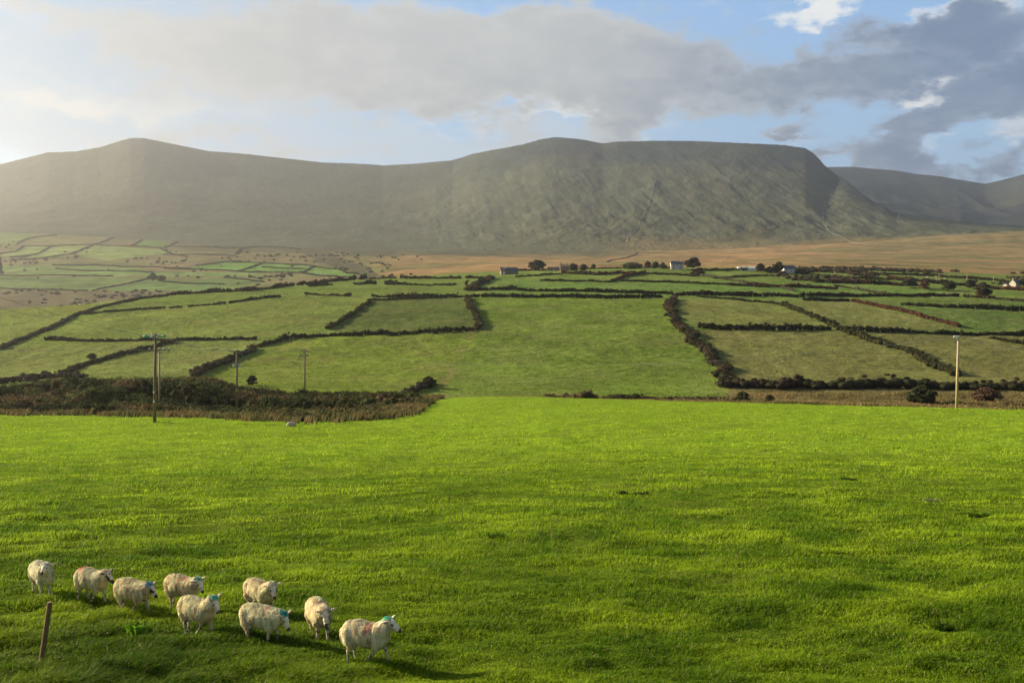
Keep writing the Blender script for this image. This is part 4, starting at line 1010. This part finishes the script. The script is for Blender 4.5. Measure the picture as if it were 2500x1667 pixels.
gable_house(1287, 1306, 607, 622, 'dark stone two-chimney end block of the old ruined farmhouse', M_rubble, M_rubble, 6, [(-.2, .35, .8, 1.2)], [], (-.42, .42), eave=.7)
gable_house(1257, 1286, 612, 622, 'low dark stone outbuilding with a fallen roof left of the two-chimney block', M_rubble, M_wallstone, 5, [(-.3, .35, .7, .8), (.2, .35, .7, .8)], [(0, 1.0, 1.8)], eave=.8, name='outbuilding', cat='outbuilding')
gable_house(1694, 1736, 613, 621.5, 'long low white barn with a pale green metal roof', M_white, M_tin, 8, eave=.68, name='barn', cat='barn')
gable_house(1796, 1825, 610, 626, 'white gabled cottage with a grey roof below a wind bent tree', M_white, M_slate, 6, [(-.25, .28, .9, 1.2), (.1, .28, .9, 1.2), (.32, .28, .9, 1.2)], [(-.05, .9, 2.0)], (-.44,), eave=.55, rz=R(12))
M_cream = mat_plain('cream render', (.52, .47, .38), .9, .5, .5, (.40, .36, .28), .1)
gable_house(2320, 2342, 642, 658, 'cream gabled cottage with a blue slate roof at the right edge', M_cream, M_slate, 5, [(.2, .25, 1.0, 1.2)], [], (-.4,), eave=.5, rz=R(38), y0=700)
gable_house(2306, 2316, 651, 659, 'small cream shed left of the right edge cottage', M_cream, M_slate, 3, [], [(0, 1.0, 1.9)], eave=.6, rz=R(38), y0=700, name='shed', cat='shed')

# ------------------------------------------------------------------ cattle / sheep far away
def far_animal(name, body, head, cows=False):
    mb = MB(); s = 1.7 if cows else 1.0
    mb.tube([(-.5*s, 0, .5*s), (-.42*s, 0, .5*s), (-.1*s, 0, .48*s), (.25*s, 0, .5*s), (.42*s, 0, .55*s), (.55*s, 0, .5*s)], [.1*s, .25*s, .29*s, .28*s, .2*s, .1*s], 10)
    mb.tube([(.42*s, 0, .5*s), (.6*s, 0, .32*s), (.72*s, 0, .12*s)], [.13*s, .1*s, .05*s], 8)
    for x in (-.35, .28):
        for y in (-.12, .12): mb.tube([(x*s, y*s, .4*s), (x*s, y*s, -.05)], [.06*s, .035*s], 6)
    me = mb.mesh(name, True); me.materials.append(body); return me
M_wooltiny = mat_plain('pale fleece', (.62, .58, .48), .95, .5, 6, (.5, .45, .36), .05)
M_cow = mat_plain('black and white hide', (.03, .03, .03), .8, 1.0, 1.1, (.6, .58, .54), .1)
M_cowred = mat_plain('red and white hide', (.30, .12, .06), .8, 1.0, 1.0, (.6, .58, .54), .1)
ME_far = far_animal('grazing_sheep', M_wooltiny, None)
ME_cow = far_animal('cow', M_cow, None, True); ME_cowr = far_animal('cow', M_cowred, None, True)
def herd(pts, label, group, y0, y1, sc=1.0):
    for (a, b) in pts:
        x, y, z = hit(a, b, y0, y1)
        o = bpy.data.objects.new('sheep', ME_far); C.objects.link(o); o.location = (x, y, z); o.rotation_euler = (0, 0, random.uniform(0, 6.28)); o.scale = (sc,) * 3
        tag(o, label, 'sheep', group)
def sc_pts(n, x0, x1, y0, y1): return [(random.uniform(x0, x1), random.uniform(y0, y1)) for _ in range(n)]
herd([(102, 706), (90, 719), (183, 700), (190, 690), (232, 697), (246, 690), (262, 683), (290, 686), (172, 701), (30, 742)], 'tiny pale sheep grazing on the hazy hill field at the left edge', 'sheep on the left hill', 300, 720)
herd(sc_pts(11, 712, 808, 620, 633), 'tiny pale sheep in the last green field of the far valley', 'sheep in the last green valley field', 1010, 2900, 1.3)
herd(sc_pts(8, 660, 712, 610, 619) + sc_pts(5, 560, 640, 618, 632), 'tiny pale sheep in the middle green fields of the far valley', 'sheep in the middle green valley fields', 1010, 2900, 1.3)
herd(sc_pts(8, 380, 470, 612, 628) + sc_pts(5, 180, 270, 612, 626), 'tiny pale sheep in the lower hazy valley fields', 'sheep in the lower hazy valley fields', 1010, 2900, 1.3)
herd(sc_pts(24, 1450, 1760, 583, 603), 'tiny white sheep dotted over the brown bog behind the farmhouse', 'sheep on the bog behind the farmhouse', 1000, 2900, 1.35)
herd(sc_pts(9, 1790, 2100, 585, 612), 'tiny white sheep dotted over the brown bog on the right', 'sheep on the right hand bog', 1000, 2900, 1.35)
herd(sc_pts(8, 2060, 2200, 636, 643), 'tiny sheep in the small plots near the twin distant poles', 'sheep in the small plots at right', 700, 990, 1.2)
herd([(640, 669), (604, 677), (565, 672), (700, 655), (737, 650)], 'tiny sheep on the crest field of the left hill', 'sheep on the crest field', 560, 900, 1.1)
herd([(1379, 640)], 'single pale sheep in the small field below the ruined house', None, 650, 900, 1.2)
for (a, b, me, lab, rz) in ((1833, 651, ME_cow, 'black and white cow grazing in the upper field below the cottage', 3.0), (1781, 635, ME_cow, 'black cow near the top hedge left of the red one', 0.2), (1796, 637, ME_cowr, 'red and white cow near the top hedge below the cottage', .4)):
    x, y, z = hit(a, b, 650, 930); o = bpy.data.objects.new('cow', me); C.objects.link(o); o.location = (x, y, z); o.rotation_euler = (0, 0, rz); tag(o, lab, 'cow')

# ------------------------------------------------------------------ sheep, near
M_skin, T = new_mat('sheep face and legs')
a_ = T.n('ShaderNodeAttribute', attribute_name='Col').outputs[0]
nn = T.noise(T.n('ShaderNodeTexCoord').outputs['Object'], 60, 3)
out(T, bsdf(T, a_, .85, .15, T.n('ShaderNodeBump', {'Strength': .4, 'Distance': .01, 'Height': nn}).outputs[0]))
M_fleece, T = new_mat('woolly fleece')
a_ = T.n('ShaderNodeAttribute', attribute_name='Col').outputs[0]
d_ = bsdf(T, a_, .95, .03); t_ = T.n('ShaderNodeBsdfTranslucent', {'Color': a_}).outputs[0]
out(T, T.n('ShaderNodeMixShader', {0: .22, 1: d_, 2: t_}).outputs[0])
M_eye = mat_plain('dark eye', (.015, .012, .01), .15, 0, 1, None, .6)

def remesh(me, voxel, it=2, fac=.5):
    ob = bpy.data.objects.new('tmp', me); C.objects.link(ob)
    m = ob.modifiers.new('r', 'REMESH'); m.mode = 'VOXEL'; m.voxel_size = voxel
    s_ = ob.modifiers.new('s', 'SMOOTH'); s_.factor = fac; s_.iterations = it
    dg = bpy.context.evaluated_depsgraph_get(); dg.update()
    r = bpy.data.meshes.new_from_object(ob.evaluated_get(dg)); bpy.data.objects.remove(ob); bpy.data.meshes.remove(me)
    return r
class Blob:
    def __init__(s): s.bm = bmesh.new()
    def ell(s, c, r, rot=None, sub=3):
        M = Matrix.Translation(c)
        if rot is not None: M = M @ rot.to_4x4()
        M = M @ Matrix.Diagonal((r[0], r[1], r[2], 1)); bmesh.ops.create_icosphere(s.bm, subdivisions=sub, radius=1, matrix=M); return s
    def cap(s, a, b, ra, rb, n=8):
        a, b = Vector(a), Vector(b)
        for i in range(n+1):
            t = i/n; r = ra + (rb-ra)*t; s.ell(a.lerp(b, t), (r, r, r), sub=2)
        return s
    def mesh(s):
        me = bpy.data.meshes.new('b'); s.bm.to_mesh(me); s.bm.free(); return me
def getv(me):
    v = np.empty(len(me.vertices) * 3, np.float32); me.vertices.foreach_get('co', v); v = v.reshape(-1, 3)
    n = np.empty(len(me.vertices) * 3, np.float32); me.vertices.foreach_get('normal', n); return v, n.reshape(-1, 3)
def setcol(me, c):
    at = me.color_attributes.new('Col', 'FLOAT_COLOR', 'POINT'); c4 = np.ones((len(me.vertices), 4), np.float32); c4[:, :3] = np.clip(c, .005, .9); at.data.foreach_set('color', c4.ravel())

def sheep(px, pyf, rz, label, head=(0, 0), hz=.78, legs=(0, 0, 0, 0), mottle=0.0, marks=(), wool=(.58, .47, .32), size=.885, neckx=0.0, sink=0.0, earup=0.0, white=0.0):
    """head=(yaw, pitch) deg relative to body; hz head height; legs = forward swing deg of front-left, front-right, hind-left, hind-right"""
    x, y, z = hit(px, pyf + 7, 14, 60); wool = (min(.88, wool[0] * 1.50), min(.8, wool[1] * 1.48), min(.7, wool[2] * 1.26))
    yaw, pit = R(head[0]), R(head[1])
    wither = Vector((.30, 0, .60))
    hb = Vector((.52 + neckx, math.sin(yaw) * .10, hz))                     # base of skull
    fwd = Vector((math.cos(yaw) * math.cos(pit), math.sin(yaw) * math.cos(pit), math.sin(pit)))
    sidev = Vector((-math.sin(yaw), math.cos(yaw), 0)); upv = fwd.cross(sidev)
    RM = Matrix((fwd, sidev, upv)).transposed()
    B_ = Blob()
    # skull, muzzle
    HS = 1.2
    def H(a, b, c): return hb + (fwd * a + sidev * b + upv * c) * HS
    def sc(*r): return tuple(q * HS for q in r)
    B_.ell(H(.03, 0, .0), sc(.10, .068, .082), RM).ell(H(.10, 0, -.02), sc(.09, .052, .062), RM).ell(H(.175, 0, -.045), sc(.07, .038, .042), RM).ell(H(.215, 0, -.055), sc(.035, .032, .032), RM)
    B_.ell(H(.10, 0, -.062), sc(.10, .030, .028), RM)
    for s in (-1, 1):
        B_.ell(H(.055, s*.05, .025), sc(.03, .016, .02), RM, 2)                              # brow
        e = RM @ Matrix.Rotation(R(s * (18 + 0)), 3, 'X') 
        ez = .02 + earup * .05
        tipd = (sidev * s * (1 - .3 * earup) + upv * (.12 + .75 * earup) - fwd * .25).normalized()
        p0 = H(-.015, s*.06, .035)
        for t in (0, .25, .5, .75, 1.0):
            rr = (.018, .030, .032, .024, .010)[int(t*4)]
            q = p0 + tipd * (.19 * t); rr *= 1.45
            B_.ell(q, (rr, .016, rr * .8), Matrix((fwd, tipd, fwd.cross(tipd))).transposed(), 2)
    B_.cap(wither, hb, .15, .075)
    B_.ell((.0, 0, .48), (.42, .17, .18)).ell((-.28, 0, .5), (.17, .15, .18)).ell((.28, 0, .46), (.17, .14, .2))
    hoofs = []
    for (lx, ly, hind, sw) in ((.28, .10, 0, legs[0]), (.28, -.10, 0, legs[1]), (-.33, .10, 1, legs[2]), (-.33, -.10, 1, legs[3])):
        a = R(sw)
        if not hind:
            top = Vector((lx, ly, .42)); L1, L2 = .25, .235
            knee = top + Vector((math.sin(a) * L1, 0, -math.cos(a) * L1)); b_ = a * .55 - (R(28) if sw < -12 else 0)
            foot = knee + Vector((math.sin(b_) * L2, 0, -math.cos(b_) * L2))
            B_.cap(top, knee, .066, .037).cap(knee, foot, .034, .026).ell(knee, (.033, .03, .035), sub=2)
        else:
            top = Vector((lx, ly, .46)); stif = top + Vector((.07 + math.sin(a) * .08, 0, -.14))
            hock = stif + Vector((-.11 + math.sin(a) * .12, 0, -.155)); b_ = a * .7
            foot = hock + Vector((math.sin(b_) * .23 + .02, 0, -math.cos(b_) * .23))
            B_.cap(top, stif, .10, .068).cap(stif, hock, .066, .038).cap(hock, foot, .034, .027).ell(hock, (.034, .028, .036), sub=2)
        B_.ell(foot + Vector((.015, 0, .0)), (.034, .026, .026), sub=2); hoofs.append(foot)
    me = remesh(B_.mesh(), .0095, 2)
    v, nr = getv(me)
    zmin = min(h.z for h in hoofs) - .02
    skin = np.array((.62, .52, .39)); c = np.tile(skin, (len(v), 1))
    hv = (v - np.array(hb)); lf = hv @ np.array(fwd) / HS; ls = hv @ np.array(sidev) / HS; lu = hv @ np.array(upv) / HS
    ishead = (lf > -.06) & (np.linalg.norm(hv, axis=1) < .38)
    c[ishead] = (.80 + white, .69 + white, .52 + white)
    nse = ishead & (lf > .200); c[nse] = (.10, .075, .07)
    eyp = ishead & (np.abs(lf - .068) < .022) & (np.abs(lu - .012) < .018) & (np.abs(ls) > .03); c[eyp] = (.12, .09, .07)
    mth = ishead & (lf > .15) & (np.abs(lu + .075) < .007); c[mth] = (.16, .12, .10)
    earin = ishead & (np.abs(ls) > .075) & (nr @ np.array(fwd) > .3); c[earin] = (.50, .34, .28)
    pn = fbm(v[:, 0] * 16 + rz * 7, v[:, 2] * 16 + v[:, 1] * 9, 3)
    if mottle > 0:
        mk = ishead & (pn > .18 - mottle * .3); c[mk] = (.045, .038, .034)
        c[ishead & (lf > .19)] = (.05, .04, .04)
    else:
        mk = ishead & (pn > .42); c[mk] = (.30, .26, .22)
    lg = (v[:, 2] < .30); c[lg] = np.array((.60, .51, .39)); c[lg & (pn > .28)] = (.14, .10, .08)
    for h in hoofs:
        dd = np.linalg.norm(v - np.array(h), axis=1); c[(dd < .05) & (v[:, 2] < h.z + .012)] = (.07, .055, .045)
    c *= 1 + .12 * pn[:, None]
    setcol(me, c); me.polygons.foreach_set('use_smooth', [True] * len(me.polygons)); me.name = 'sheep'
    root = link('sheep', me, M_skin, None, (x, y, z - zmin * size - sink)); root.rotation_euler = (0, 0, rz); root.scale = (size,) * 3
    for s in (-1, 1):
        q = H(.068, s*.056, .014)
        b2 = Blob().ell(q, (.019, .013, .017), RM, 2).mesh(); eo = link('eye', b2, M_eye, root); b2.name = 'eye'
    # fleece
    Fl = Blob()
    Fl.ell((-.04, 0, .55), (.49, .235, .225)).ell((-.34, 0, .56), (.20, .215, .225)).ell((-.18, 0, .60), (.30, .195, .205)).ell((.24, 0, .53), (.23, .215, .235)).ell((.0, 0, .50), (.38, .215, .20)).ell((-.42, 0, .46), (.09, .18, .19))
    Fl.cap((.26, 0, .55), wither.lerp(hb, .55) + Vector((0, 0, .0)), .215, .155).cap(wither.lerp(hb, .5), hb - fwd * .055 + upv * .0, .155, .105, 5)
    Fl.ell((.38, 0, .50), (.12, .165, .17))
    for s in (-1, 1): Fl.cap((-.34, s*.10, .44), (-.32, s*.11, .32), .12, .07, 4); Fl.cap((.27, s*.10, .42), (.28, s*.11, .35), .11, .07, 4)
    Fl.ell((-.545, 0, .48), (.045, .05, .14))
    fm = remesh(Fl.mesh(), .021, 5)
    v, nr = getv(fm)
    sx_ = random.random() * 50
    dn = fbm(v[:, 0] * 13 + sx_, v[:, 2] * 5 + v[:, 1] * 11, 3); dn2 = fbm(v[:, 0] * 3.2 + sx_, v[:, 2] * 1.6 + v[:, 1] * 2.5, 2)
    v = v + nr * (.018 * dn + .018 * dn2)[:, None]
    fm.vertices.foreach_set('co', v.astype(np.float32).ravel()); fm.update()
    W = np.array(wool)
    def paint(v):
        k = fbm(v[:, 0] * 5 + sx_, v[:, 2] * 3 + v[:, 1] * 4, 3)
        c = W * (1 + .10 * k[:, None]); dirt = sstep(.44 - v[:, 2], 0, .22)[:, None] * .35; c = c * (1 - dirt) + np.array((.34, .25, .15)) * dirt
        rump = sstep(-v[:, 0] - .36, 0, .12)[:, None] * .25; c = c * (1 - rump) + np.array((.48, .37, .22)) * rump
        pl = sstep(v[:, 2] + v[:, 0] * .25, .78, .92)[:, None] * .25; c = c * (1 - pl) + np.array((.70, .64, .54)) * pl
        edge = fbm(v[:, 0] * 30, v[:, 1] * 30 + v[:, 2] * 20, 2)
        for (mx, my, mz, mr, mc, ms) in marks:
            if mx == 'neck': q = hb - fwd * (.07 + my) + upv * (.10 + mz)
            elif mx == 'poll': q = hb + fwd * .0 + upv * .08
            else: q = Vector((mx, my, mz))
            dd = np.linalg.norm((v - np.array(q)) * np.array((1, 1, 1)), axis=1)
            m = (1 - sstep(dd + .05 * edge, mr * .35, mr))[:, None] * ms; c = c * (1 - m) + np.array(mc) * m
        return np.clip(c, .01, .85)
    setcol(fm, paint(v)); fm.polygons.foreach_set('use_smooth', [True] * len(fm.polygons)); fm.name = 'fleece'
    # wool locks over it, in the same mesh
    nl = 11000
    tri = np.array([p.vertices[:3] for p in fm.polygons]); area = np.linalg.norm(np.cross(v[tri[:, 1]] - v[tri[:, 0]], v[tri[:, 2]] - v[tri[:, 0]]), axis=1)
    pick = rng.choice(len(tri), nl, p=area / area.sum()); r1, r2 = rng.random((2, nl)); sw = r1 + r2 > 1; r1[sw] = 1 - r1[sw]; r2[sw] = 1 - r2[sw]
    P = v[tri[pick, 0]] + (v[tri[pick, 1]] - v[tri[pick, 0]]) * r1[:, None] + (v[tri[pick, 2]] - v[tri[pick, 0]]) * r2[:, None]
    N = nr[tri[pick, 0]]
    hd = np.linalg.norm(P - np.array(hb), axis=1)
    ok = (((P - np.array(hb)) @ np.array(fwd)) < .02)
    P, N = P[ok], N[ok]; nl = len(P)
    down = np.array((-.25, 0, -1.0)) + .22 * rng.normal(size=(nl, 3)); tang = down - (down * N).sum(1)[:, None] * N
    tang /= np.linalg.norm(tang, axis=1)[:, None] + 1e-6
    ln = (.055 + .045 * rng.random(nl))[:, None]
    sd_ = np.cross(tang, N) * (.0075 + .004 * rng.random(nl))[:, None]
    b0 = P - N * .006; m0 = P + tang * ln * .45 + N * (.012 + .014 * rng.random((nl, 1))); t0 = P + tang * ln + N * (.004 + .024 * rng.random((nl, 1))); t0[:, 2] -= .006
    vv = np.stack([b0 - sd_, b0 + sd_, m0 + sd_, m0 - sd_, t0], 1).reshape(-1, 3)
    pc = paint(P) * (1.04 + .13 * rng.normal(size=(nl, 1)) + .75 * fbm(P[:, 0] * 26 + sx_, P[:, 2] * 4 + P[:, 1] * 24, 2)[:, None])
    bb = np.arange(nl) * 5 + len(v)
    lo = np.stack([bb, bb+1, bb+2, bb+3, bb+3, bb+2, bb+4], 1).ravel()
    fl_loops = np.empty(len(fm.loops), np.int32); fm.loops.foreach_get('vertex_index', fl_loops)
    fl_tot = np.empty(len(fm.polygons), np.int32); fm.polygons.foreach_get('loop_total', fl_tot)
    cc = np.concatenate([paint(v) * .92, np.repeat(pc, 5, 0)])
    bpy.data.meshes.remove(fm)
    me2 = new_mesh('fleece', np.concatenate([v, vv]), loops=np.concatenate([fl_loops, lo]), totals=np.concatenate([fl_tot, np.tile([4, 3], nl)]), col=np.clip(cc, .01, .85), smooth=True)
    link('fleece', me2, M_fleece, root)
    tag(root, label, 'sheep', 'flock walking across the near pasture')
    return root
RED = (.62, .10, .07); TEAL = (.0, .58, .38); BLUE = (.03, .30, .42); PALEG = (.38, .58, .40); PINK = (.62, .30, .22)
sheep(96, 1366, R(-48), 'leftmost sheep looking straight at the viewer, faint blue tint on its poll', (-38, -8), .80, (4, -4, 6, -6), marks=[('poll', 0, 0, .07, BLUE, .5)], wool=(.58, .50, .37), neckx=-.02)
sheep(212, 1384, R(-26), 'second sheep from the left, black mottled face and red patch on its rump', (5, -28), .72, (14, -16, 16, -10), .9, [(-.30, 0, .80, .15, RED, .75), ('poll', 0, 0, .07, RED, .8)], wool=(.55, .46, .32))
sheep(306, 1406, R(-24), 'third sheep from the left, blue dyed poll and dark speckled muzzle', (4, -34), .65, (22, -24, -14, 16), .35, [('neck', 0, .01, .12, BLUE, .85)], wool=(.56, .44, .29), neckx=.03)
sheep(420, 1396, R(-27), 'sheep with red shoulder stripe and pale turquoise nape, legs hidden behind another sheep', (-6, -38), .70, (10, -14, -12, 12), 0, [(.14, -.05, .76, .10, RED, .75), ('neck', 0, .0, .11, (.12, .50, .40), .7)], wool=(.57, .44, .29), neckx=.02)
sheep(454, 1452, R(-30), 'sheep with pricked ears and a bright turquoise poll in front of the red striped one', (-2, -38), .79, (12, -18, -8, 12), 0, [('neck', .0, .02, .10, TEAL, .95), ('neck', .10, .0, .14, PALEG, .5)], wool=(.59, .46, .30), earup=.9, white=.03)
sheep(598, 1408, R(-40), 'sheep with faint red back and undyed head, behind the one lowering its head', (-14, -40), .72, (8, -8, -8, 8), 0, [(.18, -.03, .77, .10, PINK, .7), ('neck', .03, .0, .09, PALEG, .4)], wool=(.60, .46, .30))
sheep(602, 1474, R(-22), 'sheep with lowest head, dark turquoise tuft behind its ears, legs in long grass', (-8, -42), .58, (10, -10, -10, 10), 0, [('neck', .02, .02, .115, (.0, .32, .25), 1.0), (.20, -.03, .77, .09, (.60, .2, .2), .6)], wool=(.60, .49, .33), neckx=.06, sink=.06, earup=.4)
sheep(733, 1458, R(-64), 'second sheep from the right, walking towards the viewer, turquoise blotch on its nape', (-4, -42), .66, (14, -12, -8, 8), 0, [('neck', .10, .05, .10, TEAL, .9), (.05, 0, .78, .14, PINK, .5)], wool=(.58, .46, .31), neckx=-.01)
sheep(842, 1514, R(-17), 'rightmost nearest sheep striding right, turquoise neck and red shoulder smear', (-8, -16), .82, (26, -22, 8, -4), 0, [('neck', .06, .0, .13, TEAL, .8), ('neck', .18, -.06, .10, TEAL, .5), (.10, -.14, .70, .10, RED, .6), (.10, -.05, .76, .10, RED, .5)], wool=(.56, .46, .32), neckx=.03, white=.05)
def lying(px, py, rz, label):
    o0 = hit(px, py, 60, 200)
    s = 1
    b = Blob().ell((0, 0, .28), (.50, .28, .30)).ell((-.25, 0, .26), (.25, .26, .27)).ell((.25, 0, .3), (.26, .22, .28))
    m = remesh(b.mesh(), .03, 4)
    v, nr = getv(m); v = v + nr * (.05 * fbm(v[:, 0] * 9, v[:, 2] * 9 + v[:, 1] * 7, 3))[:, None]; m.vertices.foreach_set('co', v.astype(np.float32).ravel()); m.update()
    setcol(m, np.tile(np.array((.60, .53, .42)), (len(v), 1))); m.polygons.foreach_set('use_smooth', [True]*len(m.polygons))
    m.name = 'fleece'
    hb_ = Blob().cap((.34, 0, .34), (.55, 0, .22), .12, .09, 4).cap((.55, 0, .22), (.70, 0, .08), .075, .045, 4)
    for sgn in (-1, 1):
        hb_.ell((.54, sgn*.10, .27), (.02, .06, .03), None, 2)
        hb_.cap((.25, sgn*.12, .12), (.42, sgn*.13, .03), .05, .03, 3).cap((-.3, sgn*.16, .10), (-.1, sgn*.2, .03), .06, .03, 3)
    hb_.ell((0, 0, .25), (.3, .15, .15))
    hm = remesh(hb_.mesh(), .02, 2); v, _ = getv(hm); setcol(hm, np.where((v[:, :1] > .68), np.array((.1, .08, .07)), np.array((.66, .62, .56)))); hm.name = 'sheep'
    root = link('sheep', hm, M_skin, None, o0); root.rotation_euler = (0, 0, rz)
    link('fleece', m, M_fleece, root)
    tag(root, label, 'sheep')
lying(670, 980, R(195), 'distant white sheep lying in the pasture in front of the rushes')
lying(65, 949, R(170), 'distant sheep lying half hidden at the scrub edge on the far left')

# ------------------------------------------------------------------ haze
hz = MB().box((0, 3600, 325), (21000, 8600, 1000)).build('haze', None); hz['kind'] = 'stuff'
tag(hz, 'thin rain haze lying in the valley, brightest towards the sun on the left', 'haze')
mh = bpy.data.materials.new('haze'); mh.use_nodes = True; T = NT(mh.node_tree)
pv = T.n('ShaderNodeVolumePrincipled', {'Color': (.95, .94, .90, 1), 'Density': .000086, 'Anisotropy': .77, 'Absorption Color': (1, 1, 1, 1)})
T.n('ShaderNodeOutputMaterial', {'Volume': pv.outputs[0]}); hz.data.materials.append(mh)
